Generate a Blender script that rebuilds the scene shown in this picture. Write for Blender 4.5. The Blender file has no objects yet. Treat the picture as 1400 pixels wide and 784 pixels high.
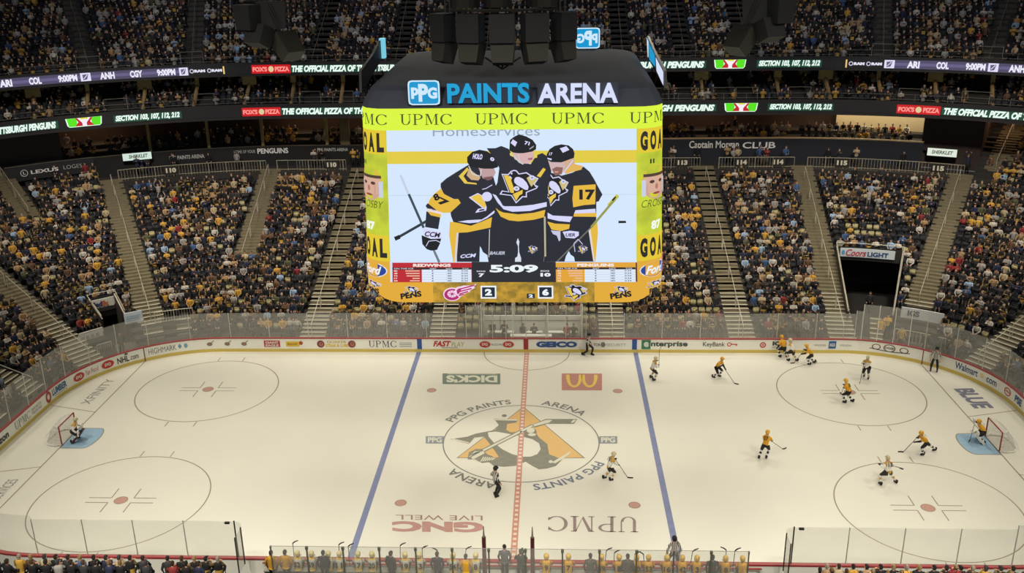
import bpy, bmesh, math, random
import numpy as np
from mathutils import Vector, Matrix
random.seed(7); rng = np.random.default_rng(7)
S = bpy.context.scene
COL = S.collection
pi = math.pi

def lin(c):
    c = c / 255.0
    return c / 12.92 if c <= 0.04045 else ((c + 0.055) / 1.055) ** 2.4
def rgb(*c): return (lin(c[0]), lin(c[1]), lin(c[2]), 1.0)

# ------------------------------------------------------------------ camera
CAM = np.array([1.8688, -49.0322, 27.1797]); CROT = (1.22775205, 0.01502886, 0.04059897); FPX = 1286.834
cd = bpy.data.cameras.new('camera'); cam = bpy.data.objects.new('camera', cd); COL.objects.link(cam)
cam.location = CAM; cam.rotation_euler = CROT
cd.sensor_width = 36.0; cd.lens = FPX / 1400 * 36.0; cd.clip_end = 500
S.camera = cam
# ------------------------------------------------------------------ view, world, lamps
S.view_settings.view_transform = 'Standard'; S.view_settings.look = 'None'
S.view_settings.exposure = 0.0; S.view_settings.gamma = 1.0; S.view_settings.use_curve_mapping = False
W = bpy.data.worlds.new('arena_air'); S.world = W; W.use_nodes = True
W.node_tree.nodes['Background'].inputs[0].default_value = (0.60, 0.62, 0.75, 1)
W.node_tree.nodes['Background'].inputs[1].default_value = 0.16
def area(name, loc, size, power, color, spread, target=None):
    l = bpy.data.lights.new(name, 'AREA'); l.shape = 'RECTANGLE'; l.size = size[0]; l.size_y = size[1]
    l.energy = power; l.color = color; l.spread = math.radians(spread)
    o = bpy.data.objects.new(name, l); COL.objects.link(o); o.location = loc
    if target is not None:
        o.rotation_euler = (Vector(target) - Vector(loc)).to_track_quat('-Z', 'Y').to_euler()
    return o
WARM = (1.0, 0.92, 0.74); PW = 640
for lx, ly in ((-25, 25), (-8.5, 26), (8.5, 26), (25, 25), (-25, -25), (-8.5, -26), (8.5, -26), (25, -25), (-38, 9), (-38, -9), (38, 9), (38, -9)):
    area('ice_floodlight', (lx, ly, 33), (5, 3), PW, WARM, 80, (lx * .55, ly * .08, 0))
for lx in (-28, -10, 10, 28):      # added fill with no fixture of its own, brightens the far seats
    area('stand_fill', (lx, 6, 33), (3, 2), 1600, (1.0, 0.90, 0.76), 66, (lx * 1.2, 26, 3))

for lx, ly in ((-26, 8), (-9, 10), (9, 10), (26, 8)):     # unseen cool fill, added to lift the dark top deck
    area('top_deck_fill', (lx, ly, 38), (3, 2), 400, (0.92, 0.94, 1.0), 70, (lx * 1.3, 42, 20))
for lx in (-16, 0, 16):            # extra fill added behind the camera to brighten backs on the benches
    area('stand_fill', (lx, -33, 33), (3, 2), 700, (1.0, 0.93, 0.78), 40, (lx * 1.1, -18, 0))

# ------------------------------------------------------------------ helpers
MATS = {}
def mat(name, col, rough=0.6, metal=0.0, emit=None, estr=1.0, noise=0.0, nscale=8.0, spec=0.5):
    if name in MATS: return MATS[name]
    m = bpy.data.materials.new(name); m.use_nodes = True; nt = m.node_tree; b = nt.nodes['Principled BSDF']
    b.inputs['Base Color'].default_value = col; b.inputs['Roughness'].default_value = rough
    b.inputs['Metallic'].default_value = metal; b.inputs['Specular IOR Level'].default_value = spec
    if emit is not None:
        b.inputs['Emission Color'].default_value = emit; b.inputs['Emission Strength'].default_value = estr
    if noise > 0:
        tc = nt.nodes.new('ShaderNodeTexCoord'); n = nt.nodes.new('ShaderNodeTexNoise'); n.inputs['Scale'].default_value = nscale
        n.inputs['Detail'].default_value = 4
        r = nt.nodes.new('ShaderNodeMapRange'); r.inputs[3].default_value = 1 - noise; r.inputs[4].default_value = 1 + noise
        mx = nt.nodes.new('ShaderNodeMix'); mx.data_type = 'RGBA'; mx.blend_type = 'MULTIPLY'; mx.inputs[0].default_value = 1
        mx.inputs[6].default_value = col
        nt.links.new(tc.outputs['Object'], n.inputs['Vector']); nt.links.new(n.outputs[0], r.inputs[0])
        nt.links.new(r.outputs[0], mx.inputs[7]); nt.links.new(mx.outputs[2], b.inputs['Base Color'])
    MATS[name] = m; return m
def pm(r, g, b, rough=0.6, noise=0.0, nscale=8.0, metal=0.0):      # painted material by its own colour
    return mat('paint_%d_%d_%d_%g' % (r, g, b, rough + noise), rgb(r, g, b), rough, metal, noise=noise, nscale=nscale)
def em(r, g, b, k=1.0):                                            # lit pixels of an LED screen
    k = k
    return mat('led_%d_%d_%d_%g' % (r, g, b, k), (0.01, 0.01, 0.01, 1), 0.5, emit=rgb(r, g, b), estr=k)

def tag(o, label=None, cat=None, group=None, kind=None):
    if label: o['label'] = label
    if cat: o['category'] = cat
    if group: o['group'] = group
    if kind: o['kind'] = kind
    return o
def empty(name, loc=(0, 0, 0), rz=0.0, label=None, cat=None, group=None, kind=None):
    o = bpy.data.objects.new(name, None); COL.objects.link(o); o.location = loc; o.rotation_euler = (0, 0, rz)
    o.empty_display_size = 0.2
    return tag(o, label, cat, group, kind)
def link(name, me, parent=None, loc=None, rz=None):
    o = bpy.data.objects.new(name, me); COL.objects.link(o)
    if parent is not None: o.parent = parent
    if loc is not None: o.location = loc
    if rz is not None: o.rotation_euler = (0, 0, rz)
    return o
def copy_tree(o, parent=None):
    c = o.copy(); COL.objects.link(c)
    if parent is not None: c.parent = parent
    for ch in list(o.children): copy_tree(ch, c)
    return c

class MB:
    def __init__(s): s.v = []; s.f = []; s.m = []; s.mats = []
    def mi(s, m):
        if m not in s.mats: s.mats.append(m)
        return s.mats.index(m)
    def add(s, vs, fs, m):
        o = len(s.v); k = s.mi(m); s.v += [tuple(p) for p in vs]
        for f in fs: s.f.append([i + o for i in f]); s.m.append(k)
    def poly(s, pts, m): s.add(pts, [list(range(len(pts)))], m)
    def box(s, c, sz, m, rz=0.0, M=None, taper=1.0):
        x, y, z = sz[0] / 2, sz[1] / 2, sz[2] / 2; vs = []
        for dz, t in ((-z, 1.0), (z, taper)):
            for dx, dy in ((-x, -y), (x, -y), (x, y), (-x, y)): vs.append(Vector((dx * t, dy * t, dz)))
        if M is None: M = Matrix.Rotation(rz, 3, 'Z')
        vs = [M @ p + Vector(c) for p in vs]
        s.add(vs, [[3, 2, 1, 0], [4, 5, 6, 7], [0, 1, 5, 4], [1, 2, 6, 5], [2, 3, 7, 6], [3, 0, 4, 7]], m)
    def tube(s, p0, p1, r0, m, r1=None, n=6):
        r1 = r0 if r1 is None else r1
        p0 = Vector(p0); p1 = Vector(p1); d = p1 - p0
        if d.length < 1e-6: return
        q = d.to_track_quat('Z', 'Y').to_matrix(); vs = []
        for p, r in ((p0, r0), (p1, r1)):
            for i in range(n):
                a = 2 * pi * i / n; vs.append(p + q @ Vector((math.cos(a) * r, math.sin(a) * r, 0)))
        fs = [[i, (i + 1) % n, n + (i + 1) % n, n + i] for i in range(n)] + [list(range(n))[::-1], list(range(n, 2 * n))]
        s.add(vs, fs, m)
    def path(s, pts, r, m, n=6):
        for a, b in zip(pts[:-1], pts[1:]): s.tube(a, b, r, m, n=n)
    def ell(s, c, r, m, nu=10, nv=7, M=None, z0=-1.0, z1=1.0):
        vs = []; fs = []
        a0 = math.asin(z0); a1 = math.asin(z1)
        for j in range(nv + 1):
            t = a0 + (a1 - a0) * j / nv
            for i in range(nu):
                a = 2 * pi * i / nu
                p = Vector((math.cos(a) * math.cos(t) * r[0], math.sin(a) * math.cos(t) * r[1], math.sin(t) * r[2]))
                if M is not None: p = M @ p
                vs.append(p + Vector(c))
        for j in range(nv):
            for i in range(nu):
                fs.append([j * nu + i, j * nu + (i + 1) % nu, (j + 1) * nu + (i + 1) % nu, (j + 1) * nu + i])
        s.add(vs, fs, m)
    def mesh(s, name, smooth=False):
        me = bpy.data.meshes.new(name); me.from_pydata(s.v, [], s.f)
        for m in s.mats: me.materials.append(m)
        me.polygons.foreach_set('material_index', s.m)
        if smooth: me.polygons.foreach_set('use_smooth', [True] * len(s.f))
        me.update(); return me
    def build(s, name, parent=None, smooth=False, loc=None, rz=None):
        return link(name, s.mesh(name, smooth), parent, loc, rz)

# text outlines as triangles, fitted to a unit box
TXT = {}
def txt(body, bold=0.0, shear=0.0, spacing=1.0, curve=3):
    key = (body, bold, shear, spacing)
    if key in TXT: return TXT[key]
    c = bpy.data.curves.new('t', 'FONT'); c.body = body; c.size = 1; c.offset = bold; c.shear = shear; c.space_character = spacing
    c.resolution_u = curve; c.fill_mode = 'FRONT'
    o = bpy.data.objects.new('t', c); COL.objects.link(o)
    dg = bpy.context.evaluated_depsgraph_get(); me = bpy.data.meshes.new_from_object(o.evaluated_get(dg))
    V = np.array([v.co[:2] for v in me.vertices]); Fs = [list(p.vertices) for p in me.polygons]
    bpy.data.objects.remove(o); bpy.data.curves.remove(c); bpy.data.meshes.remove(me)
    lo = V.min(0); hi = V.max(0)
    TXT[key] = ((V - lo) / (hi - lo), Fs); return TXT[key]
def put_text(mb, body, x0, x1, y0, y1, m, P, bold=0.0, shear=0.0, spacing=1.0):
    """P maps (x, y) of the sign's own surface to a point; text fills the box x0..x1, y0..y1"""
    V, Fs = txt(body, bold, shear, spacing)
    mb.add([P(x0 + (x1 - x0) * a, y0 + (y1 - y0) * b) for a, b in V], Fs, m)
def ring_pts(cx, cy, rx, ry, n=24, a0=0, a1=2 * pi, rot=0.0):
    c, s_ = math.cos(rot), math.sin(rot); out = []
    for i in range(n + 1):
        a = a0 + (a1 - a0) * i / n; x, y = rx * math.cos(a), ry * math.sin(a)
        out.append((cx + x * c - y * s_, cy + x * s_ + y * c))
    return out
def put_poly(mb, pts, m, P): mb.poly([P(x, y) for x, y in pts], m)
def put_rect(mb, x0, x1, y0, y1, m, P, n=1):
    for i in range(n):
        a = x0 + (x1 - x0) * i / n; b = x0 + (x1 - x0) * (i + 1) / n
        mb.poly([P(a, y0), P(b, y0), P(b, y1), P(a, y1)], m)
def put_ell(mb, cx, cy, rx, ry, m, P, n=20, rot=0.0): put_poly(mb, ring_pts(cx, cy, rx, ry, n, rot=rot)[:-1], m, P)
def put_line(mb, a, b, w, m, P):
    dx, dy = b[0] - a[0], b[1] - a[1]; L = math.hypot(dx, dy) or 1; nx, ny = -dy / L * w / 2, dx / L * w / 2
    put_poly(mb, [(a[0] + nx, a[1] + ny), (b[0] + nx, b[1] + ny), (b[0] - nx, b[1] - ny), (a[0] - nx, a[1] - ny)], m, P)
def put_arc(mb, cx, cy, r, w, m, P, a0=0.0, a1=2 * pi, n=64):
    for i in range(n):
        t0 = a0 + (a1 - a0) * i / n; t1 = a0 + (a1 - a0) * (i + 1) / n
        put_poly(mb, [(cx + (r - w / 2) * math.cos(t0), cy + (r - w / 2) * math.sin(t0)), (cx + (r - w / 2) * math.cos(t1), cy + (r - w / 2) * math.sin(t1)),
                      (cx + (r + w / 2) * math.cos(t1), cy + (r + w / 2) * math.sin(t1)), (cx + (r + w / 2) * math.cos(t0), cy + (r + w / 2) * math.sin(t0))], m, P)
# serif capitals U P M C drawn in a 4.0 x 1.0 frame
def put_upmc(mb, x0, x1, y0, y1, m, P0, first=0):
    k = (x1 - x0) / (4.15 - first); h = y1 - y0
    P = lambda x, y: P0(x0 + (x - first) * k, y0 + y * h)
    R = lambda a, b, c, d: put_rect(mb, a, b, c, d, m, P)
    def arcv(cx, cy, rx, ry, t0, t1, wa, wb, n=16):     # stroke whose width runs wa..wb..wa
        for i in range(n):
            p = []
            for j in (i, i + 1):
                t = t0 + (t1 - t0) * j / n; w = wa + (wb - wa) * abs(math.cos(t))
                p.append((cx + rx * math.cos(t), cy + ry * math.sin(t), cx + (rx - w) * math.cos(t), cy + (ry - w * .55 - .02) * math.sin(t)))
            put_poly(mb, [(p[0][0], p[0][1]), (p[1][0], p[1][1]), (p[1][2], p[1][3]), (p[0][2], p[0][3])], m, P)
    if first < 1:
        R(.12, .26, .32, 1); R(.74, .80, .32, 1); R(.02, .36, .95, 1); R(.62, .90, .95, 1); arcv(.46, .34, .34, .34, pi, 2 * pi, .05, .13)
    R(1.12, 1.26, 0, 1); R(1.02, 1.38, 0, .05); R(1.02, 1.3, .95, 1); arcv(1.40, .74, .40, .26, -pi / 2, pi / 2, .05, .14); R(1.2, 1.42, .95, 1); R(1.2, 1.42, .48, .53)
    R(2.06, 2.12, 0, 1); R(1.96, 2.24, 0, .05); R(1.98, 2.14, .95, 1); R(2.78, 2.92, 0, 1); R(2.68, 3.04, 0, .05); R(2.88, 3.02, .95, 1)
    put_poly(mb, [(2.08, 1), (2.24, 1), (2.52, .16), (2.46, 0)], m, P); put_poly(mb, [(2.46, 0), (2.52, .12), (2.84, 1), (2.78, 1)], m, P)
    arcv(3.66, .5, .50, .5, .22 * pi, 1.78 * pi, .05, .16); R(3.98, 4.03, .70, .92); R(3.98, 4.03, .08, .28)

# ------------------------------------------------------------------ rink plan: s runs along the boards from the far centre, d outwards
HX, HY, RC = 30.48, 12.95, 8.53
LS = HX - RC
def plan(d, s):
    sg = 1 if s >= 0 else -1; a = abs(s)
    if a <= LS: return (s, HY + d, 0.0)
    th = (a - LS) / RC
    if th <= pi / 2: return (sg * (LS + (RC + d) * math.sin(th)), HY - RC + (RC + d) * math.cos(th), -sg * th)
    a2 = a - LS - RC * pi / 2; B = 2 * (HY - RC)
    if a2 <= B: return (sg * (HX + d), HY - RC - a2, -sg * pi / 2)
    th = (a2 - B) / RC
    if th <= pi / 2: return (sg * (LS + (RC + d) * math.cos(th)), -(HY - RC) - (RC + d) * math.sin(th), -sg * (pi / 2 + th))
    a3 = a2 - B - RC * pi / 2
    return (sg * (LS - a3), -(HY + d), pi)
def pt(d, s, z):
    x, y, _ = plan(d, s); return Vector((x, y, z))
def project(P):
    R_ = np.array(cam_R); c = (np.atleast_2d(P) - CAM) @ R_
    return np.stack([700 + FPX * c[:, 0] / -c[:, 2], 392 - FPX * c[:, 1] / -c[:, 2]], 1)
from mathutils import Euler
cam_R = Euler(CROT).to_matrix()
def s_at(u, d, z):                                   # where along the ring a traced column lies
    ss = np.linspace(-44, 44, 3000); pr = project(np.array([pt(d, s, z) for s in ss])); return float(np.interp(u, pr[:, 0], ss))
_sc = {}
def S_at(u, d, z):
    k = (d, z)
    if k not in _sc:
        ss = np.linspace(-43, 43, 1500); pr = project(np.array([tuple(pt(d, s, z)) for s in ss])); ok = np.argsort(pr[:, 0]); _sc[k] = (pr[ok, 0], ss[ok])
    return float(np.interp(u, *_sc[k]))
def on_plane(u, v, axis, val):
    d = np.array(cam_R) @ np.array([(u - 700) / FPX, -(v - 392) / FPX, -1.0]); t = (val - CAM[axis]) / d[axis]; return CAM + t * d
def ice(u, v): p = on_plane(u, v, 2, 0.0); return (float(p[0]), float(p[1]))
def sweep(mb, s0, s1, prof, m, ds=1.0, flip=False):
    if max(abs(s0), abs(s1)) > LS: ds = ds / (1 + max(p[0] for p in prof) / RC * .55)
    n = max(1, int(math.ceil(abs(s1 - s0) / ds))); vs = []; k = len(prof)
    for i in range(n + 1):
        s = s0 + (s1 - s0) * i / n
        for d, z in prof: vs.append(pt(d, s, z))
    fs = [[i * k + j, i * k + j + 1, (i + 1) * k + j + 1, (i + 1) * k + j] for i in range(n) for j in range(k - 1)]
    mb.add(vs, fs, m)

# ================================================================== STRUCTURE: ice, boards, stands
F = 0.3048
M_ICE = mat('ice', rgb(226, 224, 214), 0.32, noise=0.035, nscale=0.35, spec=0.35)
M_BOARD = pm(244, 244, 236, 0.35); M_YEL = pm(214, 192, 98, 0.4); M_RED = pm(150, 52, 52, 0.4); M_CAP = pm(158, 62, 66, 0.4)
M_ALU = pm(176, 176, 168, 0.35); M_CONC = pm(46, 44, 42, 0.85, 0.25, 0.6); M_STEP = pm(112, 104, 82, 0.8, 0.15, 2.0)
M_NOSE = pm(206, 204, 188, 0.5); M_DARK = pm(20, 20, 22, 0.7); M_BLACK = pm(9, 9, 10, 0.6); M_NAVY = pm(30, 34, 46, 0.6)
M_RAIL = pm(196, 190, 172, 0.4, metal=0.3); M_GREY = pm(120, 120, 116, 0.6); M_WHITE = pm(226, 226, 220, 0.5)

mb = MB()
sl = [i * (2 * (LS + (HY - RC)) + pi * RC) / 240 for i in range(241)]
outline = [plan(0.0, s)[:2] for s in sl] ; outline += [(-x, y) for x, y in outline[::-1][1:-1]]
mb.poly([(x, y, 0.0) for x, y in outline][::-1], M_ICE)
def layer(z): return lambda x, y: (x, y, z)
LN = pm(150, 136, 116, 0.5); LR = pm(200, 144, 130, 0.5, 0.15, 3); LB = pm(118, 128, 168, 0.5, 0.22, 2.5); LG = pm(128, 128, 118, 0.5, 0.18, 3)
L1 = layer(0.004); L2 = layer(0.007); L3 = layer(0.010); L4 = layer(0.013); L5 = layer(0.016); L6 = layer(0.019)
for sx in (-1, 1):
    # creases, goal lines, trapezoids
    gx = sx * 89 * F
    q = [(gx, 4 * F), (gx - sx * 4.5 * F, 4 * F)] + [(gx - sx * (4.5 + 1.5 * math.cos(t)) * F, 4 * F * math.sin(t)) for t in np.linspace(pi / 2, -pi / 2, 15)] + [(gx - sx * 4.5 * F, -4 * F), (gx, -4 * F)]
    put_poly(mb, q if sx < 0 else q[::-1], pm(148, 182, 210, 0.5, 0.1, 3), L1)
    for a, b in zip(q[:-1], q[1:]): put_line(mb, a, b, .06, LN, L2)
    yg = HY - RC + math.sqrt((RC) ** 2 - (89 * F - LS) ** 2)
    put_line(mb, (gx, -yg), (gx, yg), .07, LN, L1)
    for sy in (-1, 1): put_line(mb, (gx, sy * 11 * F), (sx * HX, sy * 14 * F), .06, LN, L1)
    for sy in (-1, 1):
        cx, cy = sx * 69 * F, sy * 22 * F
        put_arc(mb, cx, cy, 15 * F, .065, LN, L1, n=72)
        put_ell(mb, cx, cy, .36, .36, pm(190, 144, 132, 0.5, .1), L2); put_arc(mb, cx, cy, .34, .05, LN, L3, n=20)
        for ax in (-1, 1):
            for ay in (-1, 1):
                put_line(mb, (cx + ax * 2 * F, cy + ay * .75 * F), (cx + ax * 6 * F, cy + ay * .75 * F), .06, LN, L1)
                put_line(mb, (cx + ax * 2 * F, cy + ay * .75 * F), (cx + ax * 2 * F, cy + ay * 3.75 * F), .06, LN, L1)
                put_line(mb, (cx + ax * 2.9 * F, cy + ay * 15 * F), (cx + ax * 2.9 * F, cy + ay * 17 * F), .06, LN, L1)
        nx, ny = sx * 20 * F, sy * 22 * F
        put_ell(mb, nx, ny, .31, .31, pm(192, 148, 136, 0.5, .1), L1); put_arc(mb, nx, ny, .29, .05, LN, L2, n=20)
    put_rect(mb, sx * 25.5 * F - .16, sx * 25.5 * F + .16, -HY, HY, LB, L1)
put_rect(mb, -.16, .16, -HY, HY, LR, L4)
for i in range(62):
    y = -HY + .12 + i * .418; put_rect(mb, -.085, .085, y, y + .20, pm(224, 212, 196, .5), L5)
put_arc(mb, 0, 0, 15 * F, .07, pm(120, 124, 122, .5), L2, n=96)
put_arc(mb, 0, 42.5 * F, 10 * F, .06, LG, L1, pi, 2 * pi, 48)
# ring lettering round the centre circle
def ring_text(body, R0, a_mid, span, h, inward, m):
    n = len(body)
    V, Fs = txt(body, 0.02, 0, 1.05); cut = []
    for a, b in V:
        t = a_mid - span * (a - .5) if not inward else a_mid - span * (a - .5)
        r = R0 + h * b; cut.append((r * math.cos(t), r * math.sin(t), 0.010))
    mb.add(cut, Fs, m)
GT = pm(122, 124, 120, .5, .15, 3)
for rot, c in ((0, GT), (pi, pm(112, 122, 140, .5, .15, 3))):
    ring_text('PPG PAINTS', 15.8 * F, pi / 2 + .62 + rot, .92, .62, False, c)
    ring_text('ARENA', 15.8 * F, pi / 2 - .54 + rot, .62, .62, False, GT)
# crest in the middle: traced outline laid on the ice at its real size
IZ = lambda z: (lambda x, y: (*ice(590 + x / 4.356, 500 + y / 4.356), z))
GOLD = pm(218, 180, 116, .5, .06, 3); GB = pm(130, 130, 118, .5, .24, 3); PALE = pm(214, 212, 196, .5)
put_poly(mb, [(547, 245), (915, 553), (148, 552)][::-1], GB, IZ(.006)); put_poly(mb, [(547, 250), (903, 550), (158, 549)][::-1], GOLD, IZ(.008))
put_poly(mb, [(400, 545), (800, 553), (690, 620), (380, 620)][::-1], M_ICE, IZ(.0085))
put_poly(mb, [(110, 440), (215, 425), (260, 408), (380, 385), (400, 355), (385, 335), (370, 318), (515, 322), (505, 340), (450, 355), (445, 385), (470, 400), (520, 395), (560, 380), (600, 375), (640, 430), (690, 470), (700, 530), (740, 545), (775, 565), (740, 600), (690, 615), (640, 620), (600, 600), (560, 575), (500, 600), (430, 605), (370, 600), (340, 575), (400, 545), (370, 500), (340, 460), (310, 425), (255, 430), (225, 468)][::-1], GB, IZ(.010))
put_poly(mb, [(335, 400), (380, 395), (440, 405), (520, 420), (600, 440), (640, 465), (650, 500), (630, 530), (590, 545), (540, 545), (480, 530), (420, 500), (370, 460), (340, 425)][::-1], M_ICE, IZ(.012))
put_poly(mb, [(118, 443), (230, 466), (225, 460), (130, 436)], PALE, IZ(.012))
put_poly(mb, [(372, 320), (513, 322), (508, 330), (380, 328)][::-1], PALE, IZ(.012)); put_ell(mb, 433, 300, 15, 8, GB, IZ(.010))
put_poly(mb, [(450, 350), (500, 342), (520, 350), (515, 385), (475, 395), (452, 385)], GOLD, IZ(.013))
put_line(mb, (300, 512), (600, 360), 22, GB, IZ(.014)); put_line(mb, (302, 511), (600, 360), 11, PALE, IZ(.016))
put_poly(mb, [(596, 355), (680, 320), (868, 320), (850, 348), (690, 348), (612, 372)][::-1], GB, IZ(.014)); put_poly(mb, [(604, 354), (682, 326), (720, 326), (700, 342), (612, 364)][::-1], PALE, IZ(.016))
put_poly(mb, [(845, 324), (862, 324), (846, 342), (828, 342)][::-1], PALE, IZ(.016))
put_poly(mb, [(215, 560), (222, 520), (262, 500), (300, 500), (330, 530), (368, 545), (350, 575), (300, 582), (260, 560)][::-1], GB, IZ(.018))
for k in range(5):
    put_line(mb, (226 + k * 9, 546 - k * 6), (262 + k * 9, 512 + k * 1), 5, PALE, IZ(.020)); put_line(mb, (292 + k * 13, 576 - k * 2), (312 + k * 12, 546 + k * 1), 6, PALE, IZ(.020))
put_line(mb, (240, 556), (312, 518), 17, PALE, IZ(.020))
put_ell(mb, 592, 400, 34, 28, GB, IZ(.018)); put_ell(mb, 590, 388, 24, 16, PALE, IZ(.020)); put_ell(mb, 598, 414, 24, 9, PALE, IZ(.020))
put_poly(mb, [(715, 580), (830, 512), (822, 530), (770, 565), (738, 585)][::-1], PALE, IZ(.020)); put_ell(mb, 710, 575, 13, 9, PALE, IZ(.020))
# small plates left and right of the circle
for u0, u1, v0, v1 in ((582, 607, 597, 607), (819, 844, 597, 607)):
    P = lambda x, y: (*ice(x, y), .006)
    put_poly(mb, [(u0, v0), (u1, v0), (u1, v1), (u0, v1)][::-1], pm(132, 142, 152, .5), P)
    PP = lambda x, y: (*ice(x, y), .009)
    put_text(mb, 'PPG', u0 + 3, u1 - 3, v1 - 1.5, v0 + 1.5, PALE, PP, .03)
# sponsor marks on the ice: rotated to read from the far side
def ice_box(u0, v0, u1, v1):
    a = ice(u0, v0); b = ice(u1, v1); return a[0], b[0], a[1], b[1]
def itext(body, u0, u1, vt, vb, m, z=.008, bold=.02, flip=True):
    # corners in the photo's upright sense; flipped text reads from the far boards
    tl = ice(u0, vt); tr = ice(u1, vt); bl = ice(u0, vb); br = ice(u1, vb)
    def P(x, y):
        if flip: x, y = 1 - x, 1 - y
        X0 = bl[0] + (br[0] - bl[0]) * x; X1 = tl[0] + (tr[0] - tl[0]) * x
        return (X0 + (X1 - X0) * y, bl[1] + (tl[1] - bl[1]) * y, z)
    if body == 'UPMC': put_upmc(mb, 0, 1, 0, 1, m, P)
    elif body is None: put_rect(mb, 0, 1, 0, 1, m, P)
    else: put_text(mb, body, 0, 1, 0, 1, m, P, bold)
    return P
DG = pm(112, 128, 118, .5, .15, 3)
itext(None, 605, 684, 511, 525.5, DG, .006); itext("DICK'S", 610, 680, 513.5, 523.5, pm(214, 214, 196, .5), .009, .05); itext(None, 612, 679, 510.8, 512.2, pm(188, 190, 176, .5), .009)
P = itext(None, 768, 823, 511, 534, pm(186, 130, 118, .5, .22, 5), .006)
P2 = lambda x, y: tuple(list(P(x, y))[:2] + [.009])
MY = pm(228, 196, 96, .5)
for c in (.31, .69):
    for i in range(14):
        p = []
        for j in (i, i + 1):
            t = pi * j / 14; w = .055 + .03 * abs(math.cos(t))
            p.append((c + .20 * math.cos(t), .08 + .76 * math.sin(t) ** .8, c + (.20 - w) * math.cos(t), .08 + .64 * math.sin(t) ** .8))
        put_poly(mb, [(p[0][0], p[0][1]), (p[1][0], p[1][1]), (p[1][2], p[1][3]), (p[0][2], p[0][3])], MY, P2)
itext('UPMC', 746, 873, 706, 727, pm(148, 132, 130, .5, .12, 3), .008)
GR = pm(188, 146, 138, .5, .15, 3)
itext('GNC', 536, 662, 713, 727.5, GR, .008, .06); itext('LIVE WELL', 541, 660, 704.5, 711, pm(160, 128, 120, .5), .008, 0)
# corner marks
def slant(body, a, b, h, m, z=.008, bold=.02):
    A = Vector(ice(*a)); B = Vector(ice(*b)); d = B - A; n = Vector((-d.y, d.x)).normalized() * h
    V, Fs = txt(body, bold); mb.add([(*(A + d * x + n * y), z) for x, y in V], Fs, m)
slant('XFINITY', (122, 553), (158, 519), .62, pm(140, 140, 134, .5), bold=0)
slant('BLUE', (1303, 532), (1332, 559), 1.25, pm(118, 120, 140, .5), bold=.05)
slant('SERVICES', (0, 683), (26, 656), .6, pm(140, 140, 134, .5), bold=0)
floor = mb.build('floor'); tag(floor, 'white ice sheet with painted lines, circles and sponsor marks', kind='structure')

b = MB(); cl = [plan(40, s)[:2] for s in sl]; cl += [(-x, y) for x, y in cl[::-1][1:-1]]
b.poly([(x, y, 42.0) for x, y in cl][::-1], pm(60, 60, 64, .9))
for i in range(-5, 6): b.box((i * 11.0, 0, 38.5), (.5, 96, 1.6), pm(38, 38, 40, .8))
for j in (-30, -15, 0, 15, 30): b.box((0, j, 39.6), (130, .4, .9), pm(38, 38, 40, .8))
tag(b.build('ceiling'), 'dark roof of the arena with long trusses', kind='structure')
mb = MB()
full = [plan(0.15, s)[:2] for s in sl]; full += [(-x, y) for x, y in full[::-1][1:-1]]
big = [plan(60, s)[:2] for s in sl]; big += [(-x, y) for x, y in big[::-1][1:-1]]
n = len(full); mb.add([(x, y, -.02) for x, y in full] + [(x, y, -.02) for x, y in big], [[i, (i + 1) % n, n + (i + 1) % n, n + i] for i in range(n)], pm(88, 86, 80, .8, .1, .5))
tag(mb.build('floor_concourse'), 'grey concrete floor round the rink', kind='structure')

# ------------------------------------------------------------------ dasher boards
boards = empty('rink_boards', (0, HY, 0), 0, 'white dasher boards with yellow kick strip and red cap around the ice', 'boards')
SM = 2 * (LS + (HY - RC)) + pi * RC
def bring(name, prof, m, half=None):
    b = MB()
    sweep(b, -SM, SM, prof, m, 0.8); o = b.build(name, boards); o.location = (0, -HY, 0); return o
bring('board_panel', [(0, .24), (0, 1.02), (.16, 1.02), (.16, 0)], M_BOARD)
bring('kick_strip', [(-.012, 0), (-.012, .24), (0, .24)], M_YEL)
bring('cap_rail', [(-.03, 1.02), (-.03, 1.09), (.17, 1.09), (.17, 1.0)], M_CAP)
def ad(name, fn, label=None):
    b = MB(); fn(b); o = b.build(name, boards); o.location = (0, -HY, 0)
    if label: o['label'] = label
def BP(dd): return lambda s, z: pt(dd, s, z)
def SS(u): return S_at(u, 0.0, .65)
def btext(b, body, u0, u1, z0, z1, m, bold=.02, dd=-.02, shear=0): put_text(b, body, SS(u0), SS(u1), z0, z1, m, BP(dd), bold, shear)
for u, c, nm in ((573.5, (40, 84, 160), 'blue'), (867.5, (40, 84, 160), 'blue'), (719, (160, 48, 50), 'red')):
    ad('line_mark', lambda b: put_rect(b, SS(u) - .17, SS(u) + .17, .24, 1.02, pm(*c, .4), BP(-.018)), nm + ' stripe across the board where the line meets it')
K = pm(70, 74, 78, .5); KR = pm(196, 60, 52, .5); KB = pm(42, 84, 142, .5); KG = pm(120, 124, 122, .5); KY = pm(226, 196, 60, .5)
ad('advertisement', lambda b: btext(b, 'GEICO', 733, 789, .40, .86, pm(36, 82, 150, .4), .07), 'blue lettering')
ad('advertisement', lambda b: (put_upmc(b, SS(504), SS(543), .38, .88, K, BP(-.02)), [put_rect(b, SS(546), SS(563), .42 + i * .14, .46 + i * .14, KG, BP(-.02)) for i in range(3)]))
ad('advertisement', lambda b: (btext(b, 'FAST', 592, 617, .44, .88, pm(190, 44, 44, .4), .04, shear=.3), btext(b, 'PLAY', 617, 635, .44, .80, pm(176, 180, 90, .5), .0, shear=.2), put_rect(b, SS(604), SS(626), .33, .37, KG, BP(-.02))))
def dq(b, u, z=.62, r=.40):
    put_ell(b, SS(u), z, r, r * .62, KR, BP(-.02)); btext(b, 'DQ', u - 4.0, u + 4.0, z - .12, z + .12, M_WHITE, .05, -.035)
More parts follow.
